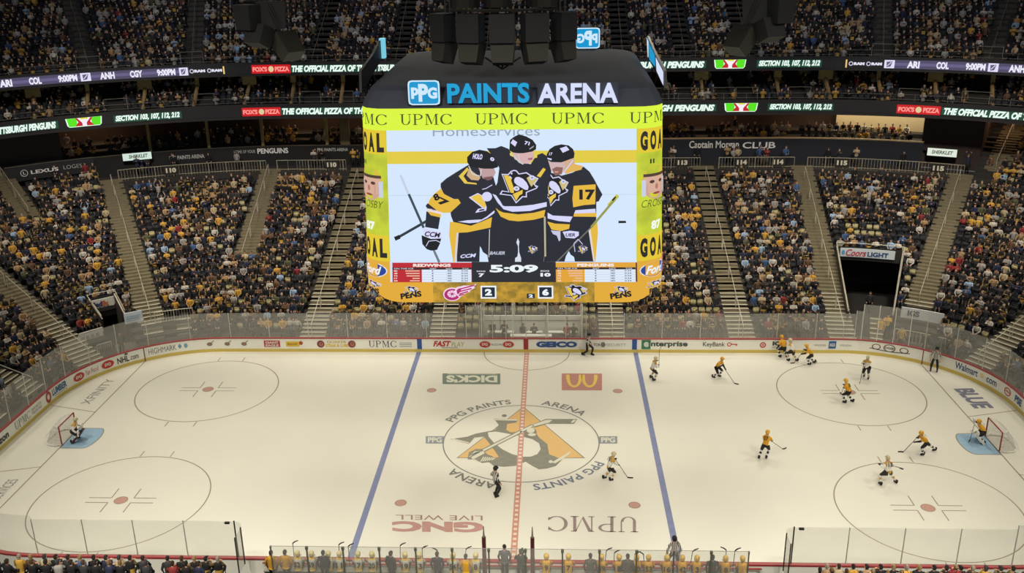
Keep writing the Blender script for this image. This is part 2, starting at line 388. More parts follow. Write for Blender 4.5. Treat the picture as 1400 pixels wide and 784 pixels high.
ad('advertisement', lambda b: (dq(b, 663), dq(b, 695), btext(b, 'BLIZZARD', 672, 688, .54, .68, KG, .0)))
ad('advertisement', lambda b: (btext(b, 'TOR', 811, 821, .5, .72, KG, .03), put_ell(b, SS(824.5), .62, .17, .2, KG, BP(-.02)), btext(b, 'SECURITY', 829, 856, .5, .72, pm(160, 162, 158, .5), 0)))
ad('advertisement', lambda b: (put_rect(b, SS(877), SS(889.5), .28, .98, pm(40, 120, 84, .4), BP(-.02)), btext(b, 'e', 880, 887, .45, .85, M_WHITE, .05, -.035), btext(b, 'nterprise', 890, 940, .38, .88, pm(50, 70, 62, .5), .03)), 'green and dark lettering')
ad('advertisement', lambda b: (btext(b, 'KeyBank', 961, 991, .40, .84, pm(80, 70, 70, .5), .01), put_arc(b, SS(997), .66, .13, .06, KR, BP(-.02), n=16), put_rect(b, SS(1000), SS(1008), .63, .70, KR, BP(-.02)), put_rect(b, SS(1006), SS(1007.5), .54, .64, KR, BP(-.02))))
ad('advertisement', lambda b: (put_arc(b, SS(1043), .62, .17, .10, pm(196, 90, 90, .5), BP(-.02), n=20), put_ell(b, SS(1043), .62, .06, .07, KR, BP(-.02)), btext(b, 'IC', 1056, 1067, .58, .9, pm(70, 80, 76, .5), .06), btext(b, 'HOME', 1056, 1067, .38, .5, KG, 0)))
ad('advertisement', lambda b: (btext(b, 'WILSON', 1113, 1129, .54, .68, KG, 0), put_rect(b, SS(1133), SS(1143), .36, .92, pm(40, 96, 160, .4), BP(-.02)), btext(b, 'IGS', 1134.5, 1141.5, .52, .76, M_WHITE, .04, -.035), btext(b, 'WILSON', 1148, 1164, .54, .68, KG, 0)))
def cars(b):
    for u, r in ((1198, .26), (1216, .36), (1236, .26)):
        put_arc(b, SS(u), .68, r, .07, pm(120, 70, 66, .5), lambda x, y: pt(-.02, x, .68 + (y - .68) * .7), n=24)
    btext(b, 'DGSE', 1210, 1222, .6, .76, K, .03)
    for i in range(12):
        a = SS(1189 + i * 4.6); c = SS(1189 + (i + 1) * 4.6); z = .50 - .10 * math.sin(i / 11 * pi) ; put_rect(b, a, c, z, z + .06, K, BP(-.02))
ad('advertisement', cars)
def wm(b):
    btext(b, 'Walmart', 1306, 1337, .42, .92, pm(44, 84, 140, .5), .02); btext(b, 'com', 1349, 1363, .42, .76, pm(44, 84, 140, .5), .02)
    for k in range(6):
        a = k * pi / 3 + .5; put_line(b, (SS(1342.5) + .05 * math.cos(a), .66 + .05 * math.sin(a)), (SS(1342.5) + .17 * math.cos(a), .66 + .17 * math.sin(a)), .06, KY, BP(-.02))
ad('advertisement', wm)
ad('advertisement', lambda b: (put_arc(b, SS(1378), .62, .30, .08, KR, lambda x, y: pt(-.02, x, .62 + (y - .62) * .8), n=24), btext(b, 'WING', 1375.0, 1381.3, .55, .7, KR, .03), btext(b, 'PSE', 1388, 1397, .4, .85, KB, .04)))
ad('advertisement', lambda b: (btext(b, 'HIGHMARK', 203, 241, .42, .84, KG, 0), put_line(b, (SS(248) - .22, .66), (SS(248) + .0, .66), .18, pm(110, 160, 190, .5), BP(-.02)), put_line(b, (SS(248) - .11, .5), (SS(248) - .11, .84), .1, pm(110, 160, 190, .5), BP(-.035)), put_ell(b, SS(254), .66, .13, .18, pm(120, 164, 196, .5), BP(-.02))))
def emb3(b):
    for u in (287, 311, 334):
        put_line(b, (SS(u) - .16, .52), (SS(u) + .3, .88), .05, KG, BP(-.02)); put_ell(b, SS(u) - .02, .62, .2, .14, KG, BP(-.03)); put_ell(b, SS(u), .64, .09, .06, pm(190, 110, 80, .5), BP(-.04))
ad('advertisement', emb3)
ad('advertisement', lambda b: (put_rect(b, SS(361), SS(383), .38, .88, pm(184, 50, 56, .4), BP(-.02)), btext(b, 'GIANT', 363, 381, .64, .82, M_WHITE, .04, -.035), btext(b, 'EAGLE', 363, 381, .42, .6, M_WHITE, .04, -.035)))
ad('advertisement', lambda b: (put_rect(b, SS(391), SS(409), .42, .82, KY, BP(-.02)), btext(b, 'SHOP', 393, 407, .54, .70, pm(170, 110, 50, .5), .03, -.035), put_ell(b, SS(411.5), .7, .14, .15, pm(180, 70, 50, .5), BP(-.03))))
def qs(b):
    for u in (438.5, 481): put_ell(b, SS(u), .62, .28, .28, pm(130, 60, 70, .5), BP(-.02)); put_ell(b, SS(u) + .04, .62, .15, .16, pm(190, 120, 80, .5), BP(-.035)); put_ell(b, SS(u) + .04, .66, .06, .07, K, BP(-.045))
    btext(b, 'QUAKER', 447, 474, .66, .88, pm(206, 180, 90, .5), .02); btext(b, 'STEAK & LUBE', 445, 476, .38, .62, KY, .04)
ad('advertisement', qs)
ad('advertisement', lambda b: (btext(b, 'NHL', 160, 176, .36, .80, pm(50, 50, 54, .5), .03), btext(b, '.com', 177, 189, .38, .66, pm(50, 50, 54, .5), .01), put_rect(b, SS(171), SS(175), .86, .98, K, BP(-.02))))
ad('advertisement', lambda b: (dq(b, 147, .6, .46), dq(b, 107.5, .6, .46), btext(b, 'Fan Food', 117, 134, .44, .8, pm(196, 100, 84, .5), 0)))
ad('advertisement', lambda b: (put_arc(b, SS(66), .62, .24, .16, pm(170, 60, 56, .5), lambda x, y: pt(-.02, x, .62 + (y - .62) * 1.2), n=20), btext(b, 'LUMBER', 71, 91, .44, .9, pm(70, 110, 150, .5), .05), put_rect(b, SS(73), SS(90), .34, .38, KG, BP(-.02))))
ad('advertisement', lambda b: (put_upmc(b, SS(20), SS(41), .36, .86, KG, BP(-.02)), btext(b, 'SPORTS', 43, 56, .62, .8, KG, 0), btext(b, 'MEDICINE', 43, 56, .4, .56, KG, 0)))
ad('advertisement', lambda b: btext(b, 'verizon', -16, 11, .36, .8, pm(40, 42, 44, .5), .03))
for u in (197, 1262): ad('line_mark', lambda b: put_rect(b, SS(u) - .035, SS(u) + .035, 0, 1.02, pm(120, 60, 60, .5), BP(-.02)), 'thin goal line stripe on the board')

# ------------------------------------------------------------------ glass above the boards
def glass_material():
    m = bpy.data.materials.new('rink_glass'); m.use_nodes = True; nt = m.node_tree; nt.nodes.clear()
    o = nt.nodes.new('ShaderNodeOutputMaterial'); t = nt.nodes.new('ShaderNodeBsdfTransparent'); t.inputs[0].default_value = (.93, .95, .94, 1)
    g = nt.nodes.new('ShaderNodeBsdfGlossy'); g.inputs['Roughness'].default_value = .12; g.inputs[0].default_value = (.9, .9, .9, 1)
    d = nt.nodes.new('ShaderNodeBsdfDiffuse'); d.inputs[0].default_value = (.82, .82, .76, 1)  # pale diffuse share stands in for haze of dirt and reflected ice
    a = nt.nodes.new('ShaderNodeMixShader'); a.inputs[0].default_value = .24; nt.links.new(t.outputs[0], a.inputs[1]); nt.links.new(d.outputs[0], a.inputs[2])
    b = nt.nodes.new('ShaderNodeMixShader'); b.inputs[0].default_value = .05; nt.links.new(a.outputs[0], b.inputs[1]); nt.links.new(g.outputs[0], b.inputs[2])
    nt.links.new(b.outputs[0], o.inputs[0]); return m
GLASS = glass_material()
M_POST = pm(206, 208, 200, .35, metal=.4); M_PDK = pm(112, 112, 102, .4)
screen = empty('glass_shield', (0, HY, 1.09), 0, 'clear glass shield panes standing on the rink boards all the way round', 'glass shield')
def pane(s0, s1, z1, d=.06, z0=1.09, post=True, pm_=None):
    b = MB(); n = max(1, int(abs(s1 - s0) / .8))
    sweep(b, s0 + .03, s1 - .03, [(d, z0), (d, z1)], GLASS, 0.8); o = b.build('glass_pane', screen); o.location = (0, -HY, -1.09)
    if post:
        b = MB(); p = pt(d, s0, 0); b.tube((p.x, p.y, z0), (p.x, p.y, z1 + .02), .028, pm_ or M_POST, n=6); o = b.build('post', screen); o.location = (0, -HY, -1.09)
ZT = 2.98
def run(a, b_, n, z1, **k):
    for i in range(n): pane(a + (b_ - a) * i / n, a + (b_ - a) * (i + 1) / n, z1, **k)
run(-44, SS(205), 8, 3.25); run(SS(205), SS(638), 8, ZT); run(SS(638), SS(692), 3, 3.55); run(SS(692), SS(801), 4, 3.55); run(SS(801), SS(1167), 7, ZT)
run(SS(1167), SS(1176), 1, 3.2); run(SS(1176), SS(1262), 4, 3.7, pm_=M_WHITE); run(SS(1262), 44, 8, 3.25)
# near side, outside the benches
def near_s(x): return (1 if x > 0 else -1) * (SM - abs(x))
XBL, XBR = -12.57, 12.52
run(-44, near_s(-22.0), 3, 3.2); run(near_s(-22.0), near_s(XBL), 4, 3.0); run(near_s(XBR), near_s(22.2), 4, 3.0); run(near_s(22.2), 44, 3, 3.2)
def trim(name, segs, r, m):
    b = MB()
    for p in segs: b.path(p, r, m)
    o = b.build(name, screen); o.location = (0, -HY, -1.09); return o
for s_, x in ((-1, XBL), (1, XBR)):       # returns of the glass at the bench ends
    y0, y1 = -(HY + .06), -(HY + 1.35)
    xe = x + (-s_) * .45
    b = MB(); xs = [(x + (-s_) * .45 * math.sin(t), y0 - .45 * (1 - math.cos(t))) for t in np.linspace(0, pi / 2, 7)] + [(xe, y1)]
    b.add([(a, c, 1.09) for a, c in xs] + [(a, c, 3.0) for a, c in xs], [[i, i + 1, len(xs) + i + 1, len(xs) + i] for i in range(len(xs) - 1)], GLASS)
    o = b.build('glass_pane', screen); o.location = (0, -HY, -1.09)
    for (a, c, w) in ((x, y0, .05), (xe, y0 - .5, .045), (xe, y1, .045)):
        b = MB(); b.box((a, c, 2.05), (w, w, 1.95), M_BLACK); o = b.build('post', screen); o.location = (0, -HY, -1.09); o['label'] = 'black post at the end of the bench opening'
    b = MB(); b.box((x + s_ * .32, y0, 2.92), (.22, .1, .08), M_BLACK); o = b.build('camera_box', screen); o.location = (0, -HY, -1.09)

# ------------------------------------------------------------------ lower bowl
LD0, LDP, LZ0, LZR, LN_ = 1.6, .85, .5, .306, 25
def lrow(k): return LD0 + LDP * k, LZ0 + LZR * k
SEND = 43.0
AIS = [(-38.5, 0, 30), (-34.5, 0, 30), (-30.4, 0, 30), (-28.5, 19, 30), (-26.37, 3.4, 30), (-22.6, 10.0, 30), (-15.9, 0, 30), (-6.25, 0, 30), (6.2, 0, 30), (15.6, 0, 30), (22.63, 0, 30), (26.2, 5.2, 30), (26.85, 24.2, 36), (30.4, 0, 36), (34.5, 0, 30), (38.5, 0, 30)]
CUTS = [(23.0, 25.33, 0, 10.9), (25.33, 27.6, 0, 4.6), (-28.62, -27.45, 0, 6.9), (-29.75, -24.2, 0, 4.2), (-3.35, 4.05, 0, 3.4)]
def wf(d, s): return (RC + d) / RC if abs(s) > LS and abs(s) < LS + RC * pi / 2 else 1.0
def al(s, d):                                        # true length along the ring at offset d, and back
    return s if abs(s) <= LS else math.copysign(LS + (abs(s) - LS) * (RC + d) / RC, s)
def ai(a, d): return a if abs(a) <= LS else math.copysign(LS + (abs(a) - LS) * RC / (RC + d), a)
def pta(d, a, z): return pt(d, ai(a, d), z)
def in_cut(d, s):
    return any(a < s < b and c <= d < e for a, b, c, e in CUTS)
mb = MB()
for k in range(LN_ + 14):
    d, z = lrow(k); ext = k >= LN_ + 1
    segs = [(-SEND, SEND)] if not ext else [(26.45, SEND), (-SEND, -29.2)]
    for a, b, c, e in CUTS:
        if c <= d + .4 < e:
            ns = []
            for p, q in segs:
                if a > p and b < q: ns += [(p, a), (b, q)]
                else: ns.append((p, q))
            segs = ns
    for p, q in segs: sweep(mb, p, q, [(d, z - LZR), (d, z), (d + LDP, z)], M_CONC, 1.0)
d0, z0 = lrow(0)
for p, q in ((-SEND, -29.75), (-24.2, -3.35), (4.05, 23.0), (27.6, SEND)): sweep(mb, p, q, [(d0, -.02), (d0, z0)], M_GREY, 1.0)
tag(mb.build('lower_stand'), 'stepped dark concrete terraces of the lower seating bowl', kind='structure')

def stair(sc, k0, k1, w=1.9, name='aisle_stairs'):
    b = MB(); hw = w / 2
    for k in range(k0, k1):
        d, z = lrow(k); f = wf(d, sc); h = hw / f; mm = M_STEP
        for j in range(2):
            da = d + j * LDP / 2; za = z + LZR * .5 * j + .012
            zb = za + .0
            vs = [pt(da, sc - h, za - .155), pt(da, sc + h, za - .155), pt(da, sc + h, za), pt(da, sc - h, za), pt(da + LDP / 2, sc + h, za), pt(da + LDP / 2, sc - h, za)]
            nm = M_NOSE if d < 6.2 else pm(150, 142, 112, .7)
            b.add(vs, [[0, 1, 2, 3], [3, 2, 4, 5]], mm)
            wv = .13 if d < 6.2 else .06
            b.add([pt(da, sc - h, za + .01), pt(da, sc + h, za + .01), pt(da + wv, sc + h, za + .01), pt(da + wv, sc - h, za + .01)], [[0, 1, 2, 3]], nm)
    return b.build(name)
def handrail(sc, k0, k1, name='handrail'):
    b = MB(); k = k0
    while k < k1 - 1:
        k2 = min(k + 4, k1)
        da, za = lrow(k); db, zb = lrow(k2); pa = pt(da, sc, za); pb = pt(db - .3, sc, zb - .1)
        up = Vector((0, 0, .95)); b.tube(pa, pa + up, .028, M_RAIL); b.tube(pb, pb + up, .028, M_RAIL); b.tube(pa + up, pb + up, .03, M_RAIL)
        k = k2
    o = b.build(name); return o
sect = {-38.5: 'far left end', -34.5: 'left end', -30.4: 'left corner beside the tunnel', -28.5: 'upper left corner', -26.37: 'left corner above the steps', -22.6: 'upper left rows', -15.9: 'left of the scoreboard', -6.25: 'left of the penalty boxes', 6.2: 'right of the penalty boxes', 15.6: 'right of the scoreboard', 22.63: 'beside the dark tunnel mouth', 26.2: 'right corner above the white sign', 26.85: 'top of the right corner beside the railing', 30.4: 'far right corner', 34.5: 'right end', 38.5: 'far right end'}
for sc, c, e in AIS:
    k0 = max(0, int(math.ceil((c - LD0) / LDP))); k1 = LN_ + 1 if abs(sc) < 26.8 else (LN_ + 13 if 26.8 < sc < 31 else LN_ + 9)
    tag(stair(sc, k0, k1), 'concrete aisle steps, ' + sect[sc], kind='structure')
    tag(handrail(sc, k0, k1 - 1), 'thin pale centre handrail up the aisle, ' + sect[sc], 'handrail', 'aisle handrails in the lower bowl')

# walkway, fascia wall, loge tier, soffits and upper tiers, each swept round the bowl
Z_W = 8.0
mb = MB()
sweep(mb, -28.2, 26.9, [(lrow(LN_)[0] + LDP, LZ0 + LZR * LN_), (23.7, Z_W), (26.5, Z_W)], M_CONC)
sweep(mb, -SEND, 26.5, [(26.4, 13.2), (32, 13.2), (32, 8.6)], pm(60, 46, 40, .8, .2, .4), 1.0); sweep(mb, 26.5, SEND, [(26.4, 13.2), (35.5, 13.2), (35.5, 10)], pm(60, 46, 40, .8, .2, .4), 1.0)
sweep(mb, -28.2, 25.4, [(26.5, 9.6), (28.2, 9.6), (28.2, 10.1), (29.4, 10.1), (29.4, 10.5), (32, 10.5)], M_CONC)
mb.add([pt(23.4, 26.45, Z_W), pt(35.5, 26.45, Z_W), pt(35.5, 26.45, 13.2), pt(26.4, 26.45, 13.2), pt(26.4, 26.45, 9.2), pt(23.4, 26.45, 8.3)], [[0, 1, 2, 3, 4, 5]], pm(70, 56, 48, .8)); tag(mb.build('concourse_tier'), 'dark walkway and recessed loge tier above the lower bowl', kind='structure')
mb = MB()
sweep(mb, -28.2, 10.0, [(26.5, Z_W), (26.5, 9.85), (26.62, 9.85), (26.62, 9.6)], pm(24, 25, 27, .6)); sweep(mb, 10.0, 25.3, [(26.5, Z_W), (26.5, 10.25), (26.62, 10.25), (26.62, 9.6)], M_NAVY)
sweep(mb, 10.0, 25.3, [(26.46, 10.25), (26.46, 10.36), (26.75, 10.36)], pm(160, 140, 108, .6))
sweep(mb, -28.2, 10.0, [(26.46, 9.85), (26.46, 9.92), (26.7, 9.92)], pm(70, 66, 60, .6))
tag(mb.build('wall_concourse'), 'dark fascia wall behind the walkway carrying club lettering', kind='structure')
mb = MB()
M_FAS = pm(34, 33, 36, .6)
sweep(mb, -SEND, SEND, [(26.4, 13.2), (22.7, 13.1), (22.7, 14.45), (22.85, 14.45), (22.85, 14.0)], M_FAS)
for k in range(6):
    d = 22.9 + .85 * k; z = 14.0 + .30 * k
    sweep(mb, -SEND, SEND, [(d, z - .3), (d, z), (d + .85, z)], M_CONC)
sweep(mb, -SEND, SEND, [(28.0, 15.5), (28.0, 16.4), (28.15, 16.4), (28.15, 15.5), (32, 15.5), (32, 17.3)], pm(62, 46, 40, .8, .3, .4))
sweep(mb, -SEND, SEND, [(27.95, 16.40), (27.95, 16.46), (28.3, 16.46)], pm(190, 130, 84, .6)); tag(mb.build('club_tier'), 'middle tier with dark fascia and suites behind', kind='structure')
mb = MB()
sweep(mb, -SEND, SEND, [(32, 17.2), (24.0, 17.0), (22.7, 16.95), (22.7, 18.15), (22.85, 18.15), (22.85, 17.6)], M_FAS)
UD0, UDP, UZ0, UZR, UN = 22.9, .8, 17.6, .42, 17
for k in range(UN):
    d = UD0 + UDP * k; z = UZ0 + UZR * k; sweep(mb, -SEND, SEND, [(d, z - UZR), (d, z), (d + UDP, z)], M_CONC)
tag(mb.build('upper_stand'), 'steep dark terraces of the upper seating deck', kind='structure')

# beige hanging panels and slanted struts between the tiers
M_BEI = pm(150, 138, 92, .8, .1, 1)
def panel_col(u, wide):
    s = S_at(u, 25.0, 16.2); f = wf(25, s); w = (.62 if wide else .17) / f
    b = MB()
    zt, zb = 17.05, (15.95 if wide else 16.1)
    for dd in (24.6, 24.9): b.add([pt(dd, s - w, zb), pt(dd, s + w, zb), pt(dd, s + w, zt), pt(dd, s - w, zt)], [[0, 1, 2, 3]], M_BEI)
    for ss in (s - w, s + w): b.add([pt(24.6, ss, zb), pt(24.9, ss, zb), pt(24.9, ss, zt), pt(24.6, ss, zt)], [[0, 1, 2, 3]], M_BEI)
    b.add([pt(24.6, s - w, zb), pt(24.6, s + w, zb), pt(24.9, s + w, zb), pt(24.9, s - w, zb)], [[0, 1, 2, 3]], M_BEI)
    lean = .0 if abs(s) < 5 else (.3 if s < 0 else -.3)
    b.tube(pt(24.7, s, 16.05), pt(23.3, s + (.2 if s > 0 else -.2) * .6, 14.2), .17, pm(136, 112, 72, .7), n=6)
    o = b.build('pillar'); tag(o, kind='structure'); o['label'] = ('wide beige hanging pillar' if wide else 'narrow beige pillar') + ' between the two lit ribbons'
for u, wide in ((44, 1), (119, 0), (198, 1), (270, 0), (342, 1), (403, 0), (470, 0), (958, 1), (1060, 0), (1128, 1), (1201, 0), (1279, 1), (1358, 0)): panel_col(u, wide)
def loge_col(u, wide):
    s = S_at(u, 27.0, 11.4); b = MB(); w = .9 if wide else .26; p = plan(27.3, s)
    b.box((p[0], p[1], 11.35), (w, .3, 3.7 if not wide else 3.5), M_BEI if not wide else pm(120, 106, 78, .8), p[2]); o = b.build('pillar'); tag(o, 'beige pillar of the loge tier', kind='structure')
for u, w in ((203, 0), (283, 0), (357, 0), (445, 0), (470, 1)): loge_col(u, w)
b = MB(); sa, sb = S_at(1145, 30, 12), S_at(1273, 30, 12)
sweep(b, sa, sb, [(30.6, 9.4), (30.6, 13.2)], pm(176, 160, 126, .8)); tag(b.build('wall_club'), 'lit beige back wall of the club', kind='structure')
b = MB(); p = plan(26.7, 27.0)
for ss, w, m in ((25.85, .6, pm(58, 46, 42, .8)), (-28.0, .8, M_FAS)):
    sweep(b, ss - w, ss + w, [(26.9, 8), (26.9, 13.2)], m)
tag(b.build('wall_corner'), 'dark corner walls beside the loges', kind='structure')

# lamps of the suites
def lamp(x, y, z, size, power, col=(1, .62, .35), rz=0):
    l = bpy.data.lights.new('suite_lamp', 'AREA'); l.size = size[0]; l.shape = 'RECTANGLE'; l.size_y = size[1]; l.energy = power; l.color = col
    o = bpy.data.objects.new('suite_lamp', l); COL.objects.link(o); o.location = (x, y, z); o.rotation_euler = (0, 0, rz); return o
for s in (-30, -26.5, -22, -15, -8, 0, 9, 17, 23, 26.5, 30):
    p = plan(29.6, s); lamp(p[0], p[1], 16.95, (6, .4), 60, rz=p[2])
    p = plan(29.6, s); lamp(p[0], p[1], 13.1, (5, .4), 80, rz=p[2])
p = plan(28.9, (sa + sb) / 2); lamp(p[0], p[1], 13.1, (9, .6), 320, (1, .86, .62), p[2])

# ------------------------------------------------------------------ lit ribbons
def ribbon(zc, name, label, items, zh=.40):
    root = empty(name, (0, HY + 22.7, zc), 0, label, 'LED ribbon board')
    D = 22.66
    def P(dd): return lambda a, z: pt(dd, ai(a, D), z)
    def part(nm, b, lab=None):
        o = b.build(nm, root); o.location = (0, -HY - 22.7, -zc)
        if lab: o['label'] = lab
    b = MB(); sweep(b, -SEND, SEND, [(D, zc - zh), (D, zc + zh)], em(10, 10, 14)); part('display_face', b)
    sx = lambda u: al(S_at(u, D, zc), D)
    for it in items:
        kind, u0, u1 = it[0], it[1], it[2]; s0, s1 = sx(u0), sx(u1); b = MB()
        if kind == 'text':
            V, Fs = txt(it[3], it[5] if len(it) > 5 else .05, .25 if it[4] == 'it' else 0)
            col = em(*it[6]) if len(it) > 6 else em(235, 245, 240, 1.0); hh = it[7] if len(it) > 7 else .29
            if it[4] == 'it':
                put_rect(b, s0 - .15, s1 + .15, zc - .32, zc + .32, em(22, 84, 60, .7), P(D - .02), 8)
            b.add([pta(D - .05, s0 + (s1 - s0) * x, zc - hh + 2 * hh * y) for x, y in V], Fs, col); part('message', b, 'lit words')
        if kind == 'band':
            put_rect(b, s0, s1, zc - zh + .04, zc + zh - .04, em(*it[3]), P(D - .01), 24); put_rect(b, s0, s1, zc - .12, zc + .12, em(*[min(255, int(c * 1.35)) for c in it[3]]), P(D - .015), 24); part('lit_band', b, 'violet grey lit background')
        if kind == 'fox':
            put_rect(b, s0, s1, zc - zh + .02, zc + zh - .02, em(200, 12, 26), P(D - .02), 6); m = (s0 + s1) / 2; w = (s1 - s0)
            for wd, a, c in (("FOX'S", s0 + .03 * w, m - .10 * w), ('PIZZA', m + .10 * w, s1 - .03 * w)):
                V, Fs = txt(wd, .05); b.add([pta(D - .05, a + (c - a) * x, zc - .21 + .42 * y) for x, y in V], Fs, em(255, 150, 140))
            put_ell(b, m, zc, .07 * w, .26, em(220, 200, 150), P(D - .05)); part('message', b, 'red lit panel')
        if kind == 'badge':
            w = s1 - s0; q = lambda x, y: (s0 + w * x, zc - zh + .02 + (2 * zh - .04) * y); PP = P(D - .03)
            put_poly(b, [q(0, 1), q(.03, .2), q(.08, 0), q(.92, 0), q(.97, .2), q(1, 1)], em(235, 255, 235), P(D - .02))
            put_poly(b, [q(.03, 1), q(.07, .08), q(.30, .08), q(.30, 1)], em(84, 226, 20), P(D - .08)); put_poly(b, [q(.70, 1), q(.70, .08), q(.93, .08), q(.97, 1)], em(84, 226, 20), P(D - .08))
            put_poly(b, [q(.26, 1), q(.34, .55), q(.24, .1), q(.76, .1), q(.66, .55), q(.74, 1)], em(190, 20, 40), P(D - .12))
            put_poly(b, [q(.32, 1), q(.44, .45), q(.44, .1), q(.56, .1), q(.56, .45), q(.68, 1)], em(245, 235, 245), P(D - .16)); put_rect(b, s0 + w * .4, s0 + w * .6, zc + zh * .7, zc + zh, em(220, 220, 60), P(D - .19)); part('emblem', b, 'green and red lit emblem')
        if kind == 'box':
            put_rect(b, s0, s1, zc - .34, zc + .34, em(225, 220, 245), P(D - .03)); m = (s0 + s1) / 2; w = (s1 - s0)
            put_poly(b, [(m - .3 * w, zc + .2), (m + .3 * w, zc + .24), (m + .12 * w, zc - .2), (m - .25 * w, zc - .26)], em(90, 86, 120), P(D - .05)); put_line(b, (m - .2 * w, zc - .15), (m + .2 * w, zc + .2), .06, em(225, 220, 245), P(D - .06)); part('emblem', b, 'white lit shield')
        if kind == 'ram':
            put_arc(b, s0 + .2, zc, .15, .07, em(205, 205, 225), P(D - .04), n=14); V, Fs = txt('RAM', .08); b.add([pta(D - .05, s0 + .42 + (s1 - s0 - .5) * x, zc - .12 + .24 * y) for x, y in V], Fs, em(225, 225, 240)); part('message', b, 'lit logo and word')
        if kind == 'bar': put_rect(b, s0, s1, zc - .34, zc + .34, em(240, 200, 120), P(D - .04)); part('marker', b, 'amber lit bar')
    return root
V_ = (74, 68, 98); Wt = (235, 232, 248); GW = (232, 250, 240)
def score(u, t, w): return ('text', u, u + w, t, 'rg', .05, Wt)
ribbon(17.55, 'upper_ribbon_board', 'upper lit ribbon board curving below the top deck', [
    ('band', -60, 258, V_), ('band', 1209, 1440, V_), score(0, 'ARI', 17), score(40, 'COL', 17), score(80, '9:00PM', 26), ('box', 110, 124), score(137, 'ANH', 20), score(178, 'CGY', 17), score(215, '9:00PM', 25), ('box', 245, 257),
    ('ram', 259, 282), ('ram', 283, 305), ('bar', 305, 307), ('fox', 344, 397), ('text', 399, 593, 'THE OFFICIAL PIZZA OF THE PITTSBURGH PENGUINS', 'it', .06, GW), ('text', 780, 963, 'PIZZA OF THE PITTSBURGH PENGUINS', 'it', .06, GW),
    ('badge', 976, 1020), ('text', 1037, 1121, 'SECTION 103, 107, 112, 212', 'it', .06, GW), ('bar', 1156, 1158), ('ram', 1160, 1183), ('ram', 1184, 1207), ('box', 1209, 1223), score(1240, 'ARI', 17), score(1280, 'COL', 17), score(1320, '9:00PM', 27), ('box', 1351, 1365), score(1379, 'ANH', 22)])
ribbon(13.78, 'lower_ribbon_board', 'lower lit ribbon board curving above the loges', [
    ('text', -8, 77, 'PITTSBURGH PENGUINS', 'it', .06, GW), ('badge', 90, 140), ('text', 158, 246, 'SECTION 103, 107, 112, 212', 'it', .06, GW), ('fox', 331, 384), ('text', 386, 600, 'THE OFFICIAL PIZZA OF THE PITTSBURGH PENGUINS', 'it', .06, GW),
    ('text', 780, 977, 'PIZZA OF THE PITTSBURGH PENGUINS', 'it', .06, GW), ('badge', 990, 1036), ('text', 1052, 1137, 'SECTION 103, 107, 112, 212', 'it', .06, GW), ('fox', 1226, 1286), ('text', 1290, 1480, 'THE OFFICIAL PIZZA OF THE PITTSBURGH', 'it', .06, GW)])

# rails along the tier fronts
def tier_rail(z, name, lab, gates):
    b = MB(); ss = np.arange(-SEND, SEND + .1, 1.0)
    for dz in (.55, .15): b.path([pt(22.8, s, z + dz) for s in ss], .018, pm(120, 116, 108, .5), 4)
    for s in ss[::2]: b.tube(pt(22.8, s, z - .1), pt(22.8, s, z + .6), .02, pm(120, 116, 108, .5), n=4)
    for g in gates:
        w = .95 / wf(23, g)
        b.path([pt(22.9, g - w, z), pt(22.9, g - w, z + 1.05), pt(22.9, g + w, z + 1.05), pt(22.9, g + w, z)], .022, pm(134, 130, 120, .5), 4)
    return tag(b.build(name), lab, 'railing')
UA = [-30.5, -26.45, -24.15, -19.5, -12, -4, 8.0, 13.4, 19.0, 24.2, 26.43, 30.5]
tier_rail(18.15, 'tier_railing', 'thin rail along the front of the top deck', UA)
CA = [-30.0, -26.0, -24.0, -20.0, -17.0, -11, -4, 4, 11.2, 13.6, 17.0, 19.0, 22.4, 24.9, 26.3, 30]
tier_rail(14.45, 'tier_railing', 'thin rail along the front of the club tier, above the lower ribbon', CA)
for g in UA:
    b = MB(); w = .75 / wf(26, g)
    for k in range(UN * 2):
        d = UD0 + UDP * k / 2; z = UZ0 + UZR * (k / 2 - .5) + .05
        b.add([pt(d, g - w, z - .21), pt(d, g + w, z - .21), pt(d, g + w, z), pt(d, g - w, z), pt(d + .4, g + w, z), pt(d + .4, g - w, z)], [[0, 1, 2, 3], [3, 2, 4, 5]], pm(74, 68, 62, .8))
    tag(b.build('aisle_stairs'), 'dark aisle steps of the top deck', kind='structure')
    b = MB()
    for k in range(0, UN - 2, 3):
        a = pt(UD0 + UDP * k, g, UZ0 + UZR * k + .95); c = pt(UD0 + UDP * (k + 2.7), g, UZ0 + UZR * (k + 2.7) + .95); b.tube(a, c, .025, pm(130, 112, 92, .6), n=4)
        b.tube(a, a - Vector((0, 0, .95)), .02, pm(120, 108, 92, .6), n=4)
    p = project(np.array([tuple(pt(26, g, 20))]))[0, 0]
    side = 'behind the scoreboard' if 500 < p < 905 else ('left of the scoreboard' if p < 500 else 'right of the scoreboard')
    tag(b.build('handrail'), 'thin handrail climbing the top deck aisle, ' + side, 'handrail', 'aisle handrails of the top deck ' + side)

